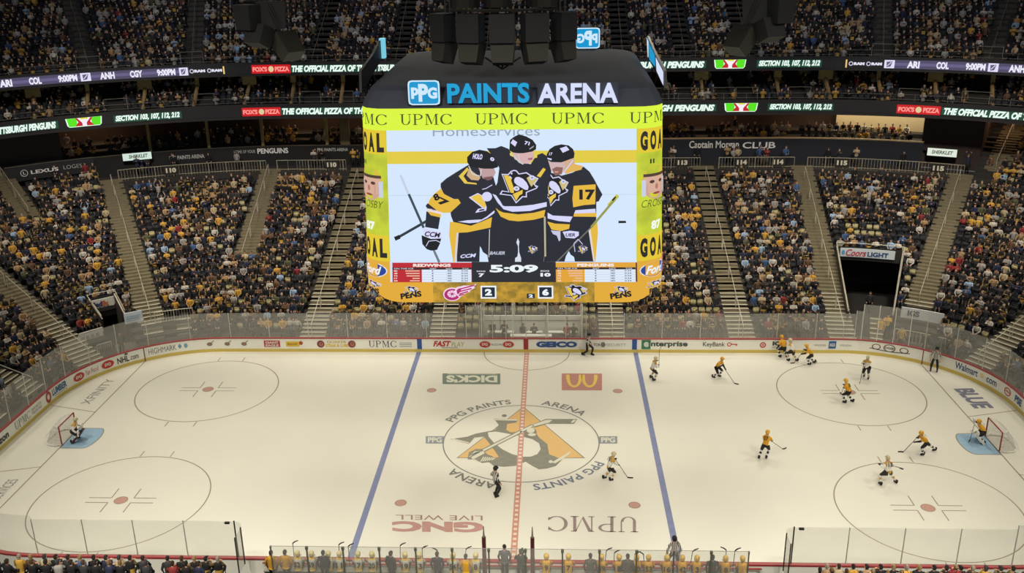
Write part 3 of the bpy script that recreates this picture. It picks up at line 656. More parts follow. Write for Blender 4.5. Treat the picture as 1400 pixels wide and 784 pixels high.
# ------------------------------------------------------------------ numbered railings at the head of the lower bowl
M_FEN = pm(168, 160, 138, .5)
def fence(u0, u1, signs, lab):
    d, z = 23.35, 8.12; s0, s1 = S_at(u0, d, z + .5), S_at(u1, d, z + .5)
    p0 = pt(d, (s0 + s1) / 2, z); root = empty('section_railing', p0, 0, lab, 'railing', 'numbered railings above the lower bowl')
    b = MB(); L = (s1 - s0) * wf(d, (s0 + s1) / 2); n = max(2, int(L / .26)); O = -p0
    for i in range(n + 1):
        s = s0 + (s1 - s0) * i / n; big_ = i % 6 == 0
        b.tube(pt(d, s, z) + O, pt(d, s, z + (1.0 if not big_ else 1.05)) + O, .016 if not big_ else .04, M_FEN, n=4)
    for zz, r in ((1.02, .035), (.18, .03)): b.path([pt(d, s0 + (s1 - s0) * i / 12, z + zz) + O for i in range(13)], r, M_FEN, 4)
    b.build('rail_bars', root)
    for u, t in signs:
        b = MB(); s = S_at(u, d, z + .5); w = .62 / wf(d, s)
        put_rect(b, s - w, s + w, z + .22, z + .98, pm(46, 44, 40, .5), lambda x, y: pt(d - .07, x, y) + O); put_text(b, t, s - w * .72, s + w * .72, z + .38, z + .82, pm(226, 220, 198, .5), lambda x, y: pt(d - .1, x, y) + O, .06)
        b.build('section_sign', root)['label'] = 'number plate reading ' + t
fence(162, 364, [(234, '110')], 'pale railing with one 110 plate, left of the scoreboard and widest there')
fence(379, 473, [(454, '110')], 'short pale railing with a 110 plate just left of the scoreboard')
fence(800, 957, [(933, '113')], 'pale railing with a 113 plate just right of the scoreboard')
fence(983, 1086, [(1014, '114'), (1064, '114')], 'pale railing with two 114 plates')
fence(1104, 1318, [(1151, '115'), (1283, '115')], 'long pale railing with two 115 plates')

# lettering on the fascia
def wall_sign(name, lab, cat, fn, d=26.4):
    b = MB(); fn(b); return tag(b.build(name), lab, cat)
FP = lambda a, z: pta(26.38, a, z)
SF = lambda u, z=9.4: al(S_at(u, 26.38, z), 26.38)
M_LT = pm(236, 236, 236, .5); M_LD = pm(200, 200, 198, .5)
wall_sign('club_lettering', 'pale Captain Morgan lettering on the navy wall', 'lettering', lambda b: put_text(b, 'Captain Morgan', SF(942), SF(1010), 9.2, 10.1, M_LT, FP, .02))
wall_sign('club_lettering', 'wide pale CLUB lettering on the navy wall', 'lettering', lambda b: put_text(b, 'CLUB', SF(1015), SF(1060), 9.35, 9.95, M_LT, FP, .02))
wall_sign('wall_lettering', 'small pale arena name on the dark wall left of the scoreboard', 'lettering', lambda b: put_text(b, 'PPG PAINTS ARENA', SF(231), SF(279), 9.05, 9.42, M_LD, FP, .02))
wall_sign('wall_lettering', 'pale HOME OF YOUR PENGUINS lettering on the dark wall', 'lettering', lambda b: (put_text(b, 'HOME OF YOUR', SF(320), SF(349), 9.3, 9.6, M_LD, FP, .0), put_text(b, 'PENGUINS', SF(352), SF(394), 9.2, 9.72, M_LT, FP, .03)))
wall_sign('wall_lettering', 'small pale arena name just left of the scoreboard', 'lettering', lambda b: put_text(b, 'PPG PAINTS ARENA', SF(434), SF(476), 9.35, 9.66, M_LD, FP, .02))
def box_sign(u0, u1, zc, h, d, lab, fn, face, kind='lit_sign', cat='sign', frame=M_BLACK):
    s = S_at((u0 + u1) / 2, d, zc); p = plan(d, s); a = pt(d, S_at(u0, d, zc), zc); c = pt(d, S_at(u1, d, zc), zc); w = (c - a).length
    root = empty(kind, p[:2] + (zc - h / 2,), p[2], lab, cat)
    b = MB(); b.box((0, .06, h / 2), (w, .14, h), frame); b.build('housing', root)
    b = MB(); PP = lambda x, y: (-w / 2 + w * x, -.02, h * y); put_rect(b, .02, .98, .06, .94, face, PP)
    fn(b, lambda x, y: (-w / 2 + w * x, -.04, h * y)); b.build('sign_face', root); return root
box_sign(167, 208, 9.75, .75, 25.9, 'small lit white sign beside the 110 railing, left corner', lambda b, P: put_text(b, 'SHERKLET', .22, .86, .3, .75, em(50, 70, 60), P, .03, .2), em(205, 225, 212))
box_sign(1267, 1309, 9.62, .78, 25.9, 'small lit white sign above the right 115 railing', lambda b, P: put_text(b, 'SHERKLET', .16, .86, .3, .72, em(50, 70, 60), P, .03, .2), em(222, 230, 214))
b = MB()
sA, sB = S_at(8, 25.8, 9.3), S_at(128, 25.8, 9.6)
sweep(b, sA, sB, [(25.8, 8.75), (25.8, 10.05), (25.95, 10.05)], pm(36, 37, 40, .6)); sweep(b, sA, sB, [(25.75, 10.05), (25.75, 10.12)], pm(96, 92, 84, .6))
XP = lambda a, z: pta(25.72, a, z); XS = lambda u: al(S_at(u, 25.76, 9.4), 25.72)
put_arc(b, XS(33), 9.42, .28, .05, M_LT, XP, n=20); put_text(b, 'L', XS(31.5), XS(35), 9.3, 9.56, M_LT, XP, .02); put_text(b, 'LEXUS', XS(42), XS(80), 9.25, 9.58, M_LT, XP, .03); put_text(b, 'LOGES', XS(87), XS(112), 9.3, 9.64, M_LD, XP, -.01)
tag(b.build('loge_banner'), 'dark banner reading LEXUS LOGES in the left corner', 'banner')

# ================================================================== SCOREBOARD
SBY, SBZ = -.35, 11.5
sbd = empty('scoreboard', (0, SBY, SBZ), 0, 'huge four sided hanging video scoreboard with black roof above centre ice', 'scoreboard')
def sz(v): return 27.18 - 41.76 * math.tan(math.radians(19.65) - math.atan((392 - v) / FPX)) - SBZ
def hwid(z): return 6.8 + (9.1 - z) / 8.1 * .25
def sp(s, z, off=0.0):                       # point on the drum: s along its front from the middle, z up, off outwards
    k = hwid(z) / 7.0; sg = 1 if s >= 0 else -1; a = abs(s)
    if a <= 5.75: x, y = s, -7.0 - off
    elif a <= 7.7135:
        t = (a - 5.75) / 1.25; x, y = sg * (5.75 + (1.25 + off) * math.sin(t)), -(5.75 + (1.25 + off) * math.cos(t))
    else: x, y = sg * (7.0 + off), -5.75 + (a - 7.7135)
    return (x * k, y * k, z)
def ss_(u, v):
    x = (u - 701.3) / (29.05 + (385 - v) / 205 * 1.65); return x * 7.0 / hwid(sz(v))
def SPX(off): return lambda u, v: sp(ss_(u, v), sz(v), off)           # traced screen picture coordinates
def sb_part(name, b, label=None):
    o = b.build(name, sbd)
    if label: o['label'] = label
    return o
def rot4(o):
    for k in (1, 2, 3):
        c = o.copy(); COL.objects.link(c); c.parent = o.parent; c.rotation_euler = (0, 0, k * pi / 2)
ZB0 = sz(148) ; ZB1 = sz(178); ZS1 = sz(385)
def zbot(s): a = abs(s); return 0.0 if a < 5.2 else .62 * min(1, (a - 5.2) / 1.55) ** 2
def noisy_led(name, c0, c1, sc):
    m = bpy.data.materials.new(name); m.use_nodes = True; nt = m.node_tree; b = nt.nodes['Principled BSDF']; b.inputs['Base Color'].default_value = (.01, .01, .01, 1)
    tc = nt.nodes.new('ShaderNodeTexCoord'); n = nt.nodes.new('ShaderNodeTexNoise'); n.inputs['Scale'].default_value = sc; n.inputs['Detail'].default_value = 6
    r = nt.nodes.new('ShaderNodeValToRGB'); r.color_ramp.elements[0].position = .35; r.color_ramp.elements[1].position = .68; r.color_ramp.elements[0].color = c0; r.color_ramp.elements[1].color = c1
    nt.links.new(tc.outputs['Object'], n.inputs['Vector']); nt.links.new(n.outputs[0], r.inputs[0]); nt.links.new(r.outputs[0], b.inputs['Emission Color']); b.inputs['Emission Strength'].default_value = 1; return m
# drum behind the screens, underside and roof
b = MB(); NP = 24
per = [(sp(s, 0)) for s in np.linspace(-6.7317, 6.7317, 21)[:-1]]
def full_ring(z, k, zf=None, dy=0):
    out = []
    for q in range(4):
        c, s_ = math.cos(q * pi / 2), math.sin(q * pi / 2)
        for s in np.linspace(-6.7317, 6.7317, 21)[:-1]:
            x, y, _ = sp(s, 0); kk = k / hwid(0); x, y = x * kk, y * kk; X, Y = x * c - y * s_, x * s_ + y * c
            zz = z + (zbot(s) if zf == 'b' else 0) + (zf(Y) if callable(zf) else 0); out.append((X, Y, zz))
    return out
def loft(b, rings, m, cap0=True, cap1=True):
    n = len(rings[0]); vs = [p for r in rings for p in r]; fs = []
    for j in range(len(rings) - 1):
        for i in range(n): fs.append([j * n + i, j * n + (i + 1) % n, (j + 1) * n + (i + 1) % n, (j + 1) * n + i])
    if cap0: fs.append(list(range(n))[::-1])
    if cap1: fs.append([(len(rings) - 1) * n + i for i in range(n)])
    b.add(vs, fs, m)
loft(b, [full_ring(.02, hwid(0) - 1.2), full_ring(.02, hwid(0) - .10, 'b'), full_ring(9.1, hwid(9.1) - .06)], M_BLACK)
sb_part('housing', b)
M_ROOF = pm(72, 78, 96, .85)
b = MB(); tilt = lambda Y: .0
loft(b, [full_ring(ZB0, 6.84), full_ring(ZB0 + .30, 6.72), full_ring(ZB0 + .72, 6.45, lambda Y: .025 * (Y + 7)), full_ring(ZB0 + .88, 6.1, lambda Y: .026 * (Y + 7)), full_ring(ZB0 + .95, 5.4, lambda Y: .027 * (Y + 7))], M_ROOF, False, True)
sb_part('roof', b, 'smooth charcoal roof cover')
# yellow-green band
b = MB(); put_rect(b, -6.7317, 6.7317, ZB1, ZB0, em(218, 244, 62), lambda s, z: sp(s, z, .03), 40)
for c in (-3.86, -.40, 3.08, 6.62): put_upmc(b, c - 1.22, c + 1.22, sz(170.5), sz(155.5), em(70, 84, 44), lambda s, z: sp(s, z, .055))
rot4(sb_part('led_band', b, 'yellow green band with dark UPMC lettering'))

# --- the front picture, drawn as flat lit areas
b = MB(); P0 = SPX(.010)
WHT = em(212, 230, 252); BK = em(36, 40, 52); GLD = em(228, 184, 62); LIL = em(214, 214, 250); SKN = em(196, 154, 150); GRY = em(120, 132, 142); BLK2 = em(22, 26, 34)
FLAT = lambda off: (lambda s, z: sp(s, z, off))
put_rect(b, -5.75, 5.75, sz(357), ZB1, WHT, FLAT(.010), 2)
put_rect(b, -5.75, 5.75, sz(385), sz(357), em(206, 224, 246), FLAT(.010), 2)
put_rect(b, -5.75, 5.75, sz(224), sz(207), em(224, 202, 66), FLAT(.014)); put_rect(b, -5.75, 5.75, sz(267.5), sz(266.5), em(196, 216, 236), FLAT(.014))
def pp(pts, m, off): put_poly(b, pts, m, SPX(off))
def ptext(t, u0, u1, v0, v1, m, off, bold=.03, shear=0, rot=0):
    V, Fs = txt(t, bold, shear); cu, cv = (u0 + u1) / 2, (v0 + v1) / 2; c, s_ = math.cos(rot), math.sin(rot); o_ = []
    for x, y in V:
        du, dv = (x - .5) * (u1 - u0), (.5 - y) * (v1 - v0); o_.append(SPX(off)(cu + du * c - dv * s_, cv + du * s_ + dv * c))
    b.add(o_, Fs, m)
ptext('HomeServices', 594, 741, 173, 186.5, em(150, 164, 182), .016, .0)
# right player
pp([(814, 246), (818, 254), (825, 267), (822, 272), (820, 276), (813, 278)], BK, .020)
pp([(745, 226), (752, 236), (770, 241), (785, 237), (800, 229), (808, 236), (814, 246), (817, 256), (816, 300), (811, 313), (806, 321), (812, 330), (813, 357.5), (745, 357.5)], BK, .024)
pp([(807, 312), (817, 301), (818, 318), (814, 357), (811, 357), (809, 330)], GLD, .030); pp([(805, 314), (808, 313), (813, 357), (811, 357)], em(226, 214, 206), .032)
pp([(775, 235), (786, 225), (799, 228), (797, 233), (785, 236), (775, 239)], em(226, 180, 90), .030)
pp([(771, 222), (787, 214), (788, 226), (776, 238), (770, 236)], em(208, 172, 140), .028)
pp([(752, 221), (773, 221), (775, 229), (771, 238), (761, 240), (754, 232)], em(206, 178, 182), .032)
pp([(757, 232), (763, 229), (772, 230), (770, 239), (761, 241)], em(140, 100, 92), .034); pp([(760, 235), (766, 235), (765, 237), (761, 237)], em(214, 150, 140), .036)
pp([(750, 219), (750, 212), (754, 205), (761, 200.5), (770, 198.5), (780, 200), (786, 205), (788, 211), (787, 217), (781, 219), (770, 223), (756, 222.5)], BLK2, .038)
pp([(768, 204), (777, 201), (781, 206), (772, 210)], LIL, .042); ptext('17', 753, 758, 209.5, 213.5, LIL, .042, .03, .2); pp([(749, 216), (757, 218), (756, 220), (750, 218)], LIL, .042)
for a, c in (((786, 220), (775, 234)), ((775, 234), (770, 239.5))): put_line(b, a, c, 1.3, LIL, SPX(.044))
pp([(786, 255), (816, 253), (815, 280), (800, 281), (785, 284), (784, 272)], GLD, .036); ptext('17', 793.5, 815, 260, 274, BLK2, .042, .05)
pp([(788, 288), (815, 286), (815.5, 291.5), (786, 292.5)], LIL, .036); pp([(786, 292.5), (816, 291.5), (816, 297), (785, 296.5)], GLD, .036)
pp([(748, 290), (757, 295), (784, 296.5), (780, 304), (765, 302.5), (748, 298.5)], LIL, .036); pp([(749, 303), (760, 306), (780, 307), (779, 313), (768, 316), (755, 314)], GLD, .036)
put_line(b, (846, 268), (833, 282), 5, em(196, 196, 70), SPX(.044)); put_line(b, (842, 273), (809, 311), 3.2, em(150, 152, 84), SPX(.046)); put_line(b, (809, 311), (762, 357), 1.7, em(110, 112, 104), SPX(.046)); put_line(b, (843, 270), (838, 275), 2.2, BLK2, SPX(.048))
pp([(770, 317), (780, 315.5), (792, 317), (792, 322), (786, 326), (774, 325)], LIL, .050); ptext('UER', 774, 787, 319, 323.5, BK, .054, .03, .2)
pp([(754, 315), (767, 316), (767, 328), (765, 330), (762, 322), (757, 320)], em(196, 200, 226), .050)
for a, c in (((785, 333), (791, 327)), ((791, 327), (797, 334)), ((785, 333), (786.5, 344))): put_line(b, a, c, .9, LIL, SPX(.050))
pp([(778, 343), (780.5, 348), (785, 351), (786, 357), (772, 357), (774, 350)], WHT, .040)
# left player
pp([(604, 251), (612, 244), (625, 236), (642, 226), (658, 226), (676, 240), (682, 262), (682, 300), (672, 312), (669, 357.5), (625, 357.5), (626, 318), (620.7, 303), (618, 296), (617, 290), (631, 277), (608, 265), (604, 256)], BK, .020)
pp([(616, 303), (622, 303.5), (645, 308.5), (660, 303), (674, 297), (672, 311), (655, 314.5), (640, 317.5), (628, 318), (624, 330), (622, 358), (620, 358), (615, 322)], GLD, .026); pp([(625, 318), (628, 318), (624.5, 357), (621.5, 357)], em(214, 206, 214), .030)
pp([(627, 303), (640, 301), (660, 300), (667, 296), (677, 288), (679, 290), (668, 298), (655, 304), (643, 305)], LIL, .032)
pp([(604, 257), (608.5, 265), (621, 272), (628, 272), (631.4, 277.5), (617, 290.5), (608, 291), (596, 287), (586, 279), (589, 272), (596, 264), (603, 259)], GLD, .036)
ptext('8', 594, 602, 264.5, 274, BLK2, .042, .05, 0, -.5); ptext('7', 600, 615, 271.5, 281, BLK2, .042, .04, 0, .45)
pp([(583, 281), (586, 277.5), (598, 287), (594, 287.5), (585, 284.5)], BK, .044); pp([(584, 284), (594, 286), (604.5, 290), (604, 294), (592, 290), (584.5, 287.5)], em(232, 216, 220), .044); pp([(585, 288), (604.5, 293), (603, 297), (590, 294)], GLD, .046)
pp([(584, 288.5), (603, 296.5), (600, 313), (582, 310)], BK, .040)
put_line(b, (549, 239), (560, 266), 3.2, em(196, 208, 226), SPX(.042)); put_line(b, (560, 265), (580, 311), 3.4, em(58, 76, 84), SPX(.044)); put_line(b, (541, 326), (584, 302), 3.6, em(44, 54, 64), SPX(.043)); put_line(b, (540, 326), (547, 323), 5.5, BLK2, SPX(.045)); put_line(b, (592, 338), (601, 358), 3.2, em(110, 124, 132), SPX(.044))
pp([(579, 311), (604, 317), (605, 325), (596, 326), (580, 321)], LIL, .050); ptext('CCM', 581.5, 603, 316.5, 323.5, BLK2, .054, .03, .2, .1)
pp([(577, 321), (590, 326), (604, 325.5), (602, 333), (598, 341), (590, 342), (584, 340), (578, 333)], BLK2, .052)
for a, c in (((583, 336), (587, 329)), ((587, 329), (597, 328)), ((597, 328), (603, 331))): put_line(b, a, c, 1.0, LIL, SPX(.056))
pp([(641, 229), (629, 241), (637, 251), (654, 252.5), (653, 250.5), (641, 249), (635.5, 241), (643, 232)], em(228, 196, 80), .032)
pp([(643, 231), (640, 240), (646, 246), (656, 247), (659, 243), (650, 236)], em(206, 172, 132), .034)
pp([(656, 229), (677, 229), (680, 236), (677, 242), (670, 247), (662, 244)], em(190, 158, 160), .036); pp([(662, 243), (676, 241), (674, 246), (668, 247)], em(120, 84, 90), .038)
pp([(641, 222), (641, 215), (648, 208), (658, 205), (668, 207), (677, 213), (684, 221), (683, 229), (676, 231), (664, 231), (652, 229), (645, 228)], BLK2, .040)
ptext('HOLO', 648.5, 662, 210.5, 218, LIL, .046, .05, .2, .1); ptext('0', 672.5, 678.5, 215.5, 220.5, LIL, .046, .06, 0, .5)
for a, c in (((643, 227), (648, 238)), ((648, 238), (658, 241)), ((660, 232), (659, 241))): put_line(b, a, c, 1.3, em(214, 216, 220), SPX(.048))
# middle player
pp([(668, 203), (680, 203), (688, 200), (698, 204), (703, 212), (712, 222), (728, 225), (736, 213), (744, 210), (750, 214), (756, 235), (750, 262), (750, 300), (748, 357.5), (668, 357.5), (672, 312), (679, 284), (674, 266), (682, 250), (685, 230), (676, 214)], BK, .058)
pp([(702, 209), (712, 210), (731, 206), (733, 211), (732, 218), (725, 224.5), (716, 224), (706, 218)], em(214, 176, 176), .062); pp([(724, 217), (731, 216), (730, 219), (725, 219.5)], em(170, 100, 120), .064)
pp([(699, 206), (700, 192), (705, 188), (712, 184.5), (722, 187), (731, 192), (736, 199), (735.5, 205), (730, 208), (718, 210), (710, 210), (704, 209)], BLK2, .066)
pp([(701, 196), (704, 191), (710, 195), (707, 201)], LIL, .070); ptext('71', 720, 727, 194, 199, LIL, .070, .05, 0, .25); pp([(726, 204), (733, 199.5), (732, 202), (727, 205)], em(160, 166, 170), .070)
pp([(699.5, 210), (702, 208.5), (705, 213), (704, 215), (700, 213)], em(226, 210, 110), .068); pp([(733, 211), (737, 210), (737, 216), (733, 217)], em(226, 206, 90), .068)
for a, c in (((705, 213), (712, 222)), ((712, 222), (718, 225)), ((711, 211), (713, 222))): put_line(b, a, c, 1.5, em(200, 206, 210), SPX(.068))
pp([(675, 265), (680, 267), (685, 274), (689, 281), (692, 282), (711, 282), (731, 280), (749, 276.5), (749, 282.5), (726, 288.5), (702, 289.5), (690, 286), (682, 277)], LIL, .064)
pp([(679, 284), (684, 288), (690, 290.5), (710, 293), (731, 291), (747, 287), (745, 297), (731, 300.4), (710, 302.5), (697, 301), (686, 296)], GLD, .064)
pp([(657, 336), (659, 339), (661, 344), (667, 348), (668.5, 357.5), (656, 357.5)], WHT, .072)
pp([(709, 325), (711, 330), (710.2, 336), (710.5, 344), (712, 349), (713, 352), (713, 357.5), (704.5, 357.5), (705, 352), (708, 350), (709, 344), (709, 336), (706.8, 331)], em(214, 222, 234), .072)
put_line(b, (670.5, 313), (669, 351), 1, em(206, 206, 200), SPX(.072)); put_line(b, (746, 296), (746, 350), 2.4, em(186, 180, 150), SPX(.074)); put_line(b, (747, 336), (743, 360), .6, em(120, 120, 120), SPX(.074))
ptext('CCM', 630, 652, 346.5, 351.5, LIL, .072, .04, .3, -.08); ptext('BAUER', 670, 691, 343, 347.5, em(190, 196, 214), .072, .03, .3)
# crest, drawn in the frame of its own tracing (1400 x 784)
C_WH, C_BK, C_GD, C_TN = LIL, BLK2, em(232, 196, 72), em(206, 188, 120)
def crest(b, tr, o, g=None):
    def q(pts, m, off): b.poly([tr(x, y, off) for x, y in pts], m)
    W_, K_, G_, T_ = g or (C_WH, C_BK, C_GD, C_TN)
    q([(320, 180), (445, 185), (500, 125), (560, 105), (610, 115), (660, 175), (800, 150), (870, 200), (1030, 270), (950, 385), (1020, 420), (990, 465), (800, 540), (800, 630), (720, 625), (590, 745), (500, 600), (275, 570), (325, 495), (450, 520)], W_, o)
    q([(345, 200), (455, 205), (510, 145), (560, 127), (600, 135), (650, 195), (790, 172), (860, 215), (1000, 282), (925, 385), (990, 425), (975, 450), (780, 528), (780, 610), (710, 605), (592, 715), (515, 585), (310, 555), (340, 515), (470, 535)], K_, o + .004)
    q([(360, 206), (440, 210), (515, 250), (505, 310), (550, 440), (555, 545), (490, 540)], G_, o + .008); q([(530, 565), (640, 520), (722, 482), (715, 560), (660, 590), (592, 695)], G_, o + .008)
    q([(800, 262), (870, 215), (1005, 280), (890, 430), (860, 380)], T_, o + .008)
    q([(560, 300), (575, 260), (610, 240), (660, 242), (730, 275), (800, 350), (835, 430), (820, 485), (770, 485), (690, 440), (610, 390), (565, 345)], W_, o + .010)
    for cx, cy, r in ((605, 460, 58), (905, 255, 55)): q(ring_pts(cx, cy, r, r * .8, 10)[:-1], W_, o + .012); q(ring_pts(cx, cy, r * .4, r * .3, 8)[:-1], em(130, 136, 160), o + .014)
    q([(350, 560), (372, 522), (462, 540), (470, 566)], K_, o + .012); q([(352, 535), (365, 520), (452, 540), (440, 552)], K_, o + .012)
    q(ring_pts(515, 172, 17, 20, 8)[:-1], W_, o + .012); q([(480, 215), (525, 262), (500, 268), (468, 240)], W_, o + .011); q([(950, 385), (1018, 420), (960, 430)], W_, o + .012); q([(730, 615), (790, 600), (795, 628)], W_, o + .012)
def fit(u0, v0, k, kx=1.0): return lambda x, y, off: SPX(off)(u0 + x / 14 * k * kx, v0 + y / 14 * k)
crest(b, fit(665, 225, 1), .076)
crest(b, lambda x, y, off: SPX(off)(752.5 + (x - 560) / 14 * .80, 233 + (y - 20) / 14 * .96) if x > 560 else SPX(off)(752.5 + (x - 560) / 14 * .12, 233 + (y - 20) / 14 * .96), .040)
# half hidden crest of the left player
pp([(642.5, 270), (655, 264), (662, 268), (667, 284), (665, 289), (663, 286)], LIL, .036); pp([(645, 270), (655, 265.5), (660, 268), (666, 280), (664, 285)], C_GD, .039); put_ell(b, 667.5, 269, 7, 6.5, LIL, SPX(.042)); pp([(651, 291), (655, 285.5), (664, 284), (667, 287), (661, 289)], LIL, .039); pp([(656, 289), (657, 286.5), (664, 285.5), (663, 287.5)], BK, .042)
put_line(b, (661, 259), (666, 258), 1, LIL, SPX(.042)); put_line(b, (666, 258), (675, 253), 1, LIL, SPX(.042))
pp([(736, 241), (745, 230), (748.5, 232), (741, 243)], C_GD, .080)
for cu, cv in ((729, 341), (797, 341)): crest(b, (lambda cu, cv: lambda x, y, off: SPX(off)(cu + (x - 650) / 14 * .25, cv + (y - 430) / 14 * .25))(cu, cv), .078)
pp([(846, 302.6), (856, 302.6), (856.5, 305.6), (846, 305.8)], BLK2, .020)
# clock panel and line-up tables
pp([(645.5, 357), (760, 357), (760, 384.5), (645.5, 384.5)], em(38, 42, 50), .084)
ptext('5:09', 670, 736, 361, 371.5, em(236, 244, 248), .090, .045); ptext('SOG', 652, 664, 368.8, 370.6, em(210, 216, 224), .090, .04); ptext('7', 654.5, 662.5, 372.5, 377.5, em(236, 240, 246), .090, .05); ptext('SOG', 739, 751, 368.4, 370.4, em(210, 216, 224), .090, .04); ptext('10', 739, 753, 372, 377, em(236, 240, 246), .090, .06)
def table(u0, u1, us, title, c, tx0, tx1):
    pp([(u0, 358), (u1, 358), (u1, 384.5), (u0, 384.5)], c, .086); pp([(u0, 364.6), (u1, 364.6), (u1, 367.4), (u0, 367.4)], em(52, 40, 44), .089); ptext(title, tx0, tx1, 359.4, 363.6, em(244, 232, 226), .092, .05)
    pp([(us, 367.4), (u1 - .6, 367.4), (u1 - .6, 384.5), (us, 384.5)], em(222, 234, 250), .090)
    ptext('ON THE ICE', u0 + 2, u0 + 29, 365.1, 366.9, em(210, 206, 214), .092, .03)
    for i, t in enumerate(('SHIFT', 'SHFTS', 'TOI')): c0 = us + 11 + i * 22; ptext(t, c0, c0 + 9, 365.2, 366.9, em(200, 200, 214), .092, .03)
    for r in range(5):
        v = 368.2 + r * 3.35
        ptext(('82', '48', '74', '17', '53')[r], u0 + 2, u0 + 7, v, v + 1.9, em(240, 216, 206), .092, .05)
        w = (22, 21, 20, 11, 15)[r] * .9; pp([(us - 3 - w, v + .2), (us - 3, v + .2), (us - 3, v + 1.7), (us - 3 - w, v + 1.7)], em(232, 186, 160), .092)
        ptext('4', us + 13, us + 16, v, v + 1.9, em(60, 60, 90), .093, .02); ptext(':40', us + 34, us + 41, v, v + 1.9, em(60, 60, 90), .093, .02); ptext('0:34', us + 54, us + 63, v, v + 1.9, em(60, 60, 90), .093, .02)
        put_line(b, (us, v + 2.7), (u1 - 1, v + 2.7), .22, em(150, 170, 200), SPX(.092))
table(536.5, 645.5, 577, 'REDWINGS', em(188, 38, 50), 565, 617); table(760, 868, 799, 'PENGUINS', em(226, 164, 56), 789, 839); put_line(b, (869, 358), (869, 384), 1.8, em(60, 40, 36), SPX(.088))
rot4(sb_part('video_face', b, 'video picture of three skaters in black and gold with tables and clock below'))
# lower strip
b = MB(); OR = em(226, 170, 56); MOS = noisy_led('led_gold_mosaic', rgb(142, 118, 44), rgb(208, 160, 52), 2.6)
def strip(s0, s1, m, off, n):
    for i in range(n):
        a = s0 + (s1 - s0) * i / n; c = s0 + (s1 - s0) * (i + 1) / n
        b.poly([sp(a, zbot(a) + .02, off), sp(c, zbot(c) + .02, off), sp(c, ZS1, off), sp(a, ZS1, off)], m)
strip(-6.7317, 6.7317, OR, .010, 40); strip(ss_(592, 398), ss_(812, 398), MOS, .016, 4)
for u0, u1, v0, v1, t in ((657, 678.5, 390, 407.3, '2'), (735, 756, 390, 407.3, '6')):
    pp([(u0, v0), (u1, v0), (u1, v1), (u0, v1)], em(240, 244, 248), .020); pp([(u0 + 2, v0 + 2), (u1 - 2, v0 + 2), (u1 - 2, v1 - 2), (u0 + 2, v1 - 2)], em(28, 42, 62), .024); ptext(t, u0 + 6, u1 - 6, v0 + 4.2, v1 - 4.2, em(240, 246, 250), .028, .06)
pp([(720, 400.5), (731, 400.5), (731, 407), (720, 407)], em(40, 44, 50), .020); ptext('2', 722.5, 728.5, 401.5, 406, em(236, 240, 246), .024, .05)
# winged wheel
PK, PKW = em(176, 40, 110), em(244, 214, 236)
put_ell(b, 618, 401.5, 12.4, 9.2, PKW, SPX(.020)); put_ell(b, 618, 401.8, 10.8, 7.8, PK, SPX(.024)); put_ell(b, 618, 401, 6.6, 4.8, PKW, SPX(.028)); put_ell(b, 618, 401, 2.0, 1.5, PK, SPX(.032))
for k in range(8): put_line(b, (618, 401), (618 + 6 * math.cos(k * pi / 4 + .3), 401 + 4.4 * math.sin(k * pi / 4 + .3)), .6, PK, SPX(.030))
pp([(621, 398), (624, 392), (634, 389.5), (644, 389.5), (652, 386.8), (648, 391.5), (650, 392.5), (642, 396.5), (643, 398), (634, 401), (634, 403), (627, 405), (624, 402)], PKW, .034)
for a, c in (((626, 395), (649, 389)), ((627, 398), (645, 393.4)), ((628, 401), (640, 397.6)), ((627, 403), (634, 401.6))): put_line(b, a, c, 1.7, PK, SPX(.038))
pp([(624, 396), (628, 393), (631, 394.5), (627, 401), (625, 401)], PK, .038)
crest(b, lambda x, y, off: SPX(off)(758.5 + x / 14 * .60, 384.5 + y / 14 * .50), .022)
for cu in (561.5, 847.5):
    crest(b, (lambda cu: lambda x, y, off: SPX(off)(cu + (x - 650) / 14 * .38, 395.5 + (y - 380) / 14 * .27))(cu), .018)
    ptext('PENS', cu - 14.5, cu + 14.5, 398.5, 406.5, BLK2, .022, .05, 0, -.14)
rot4(sb_part('lower_strip', b, 'orange and gold strip with the score 2 to 6 and team crests'))
# rounded corner displays
b = MB(); YG = noisy_led('led_green_yellow', rgb(176, 188, 52), rgb(206, 220, 58), 1.2); ARC = 1.9635
CP = lambda off: (lambda x, v: sp(5.75 + ARC * x, sz(v), off))
def crect(x0, x1, v0, v1, m, off, n=8): put_rect(b, x0, x1, v1, v0, m, CP(off), n)
crect(-.012, 1.012, 178, 357, YG, .016, 12); crect(0, 1, 178, 211, em(226, 200, 50), .022, 12); crect(0, 1, 322, 357, em(226, 200, 50), .022, 12); crect(0, 1, 357, 385, OR, .018, 12)
for v0, v1 in ((181.5, 208), (326, 352)):
    for i, ch in enumerate('GOAL'): put_text(b, ch, .07 + i * .235, .07 + i * .235 + .175, v1, v0, em(40, 36, 34), CP(.06), .06)
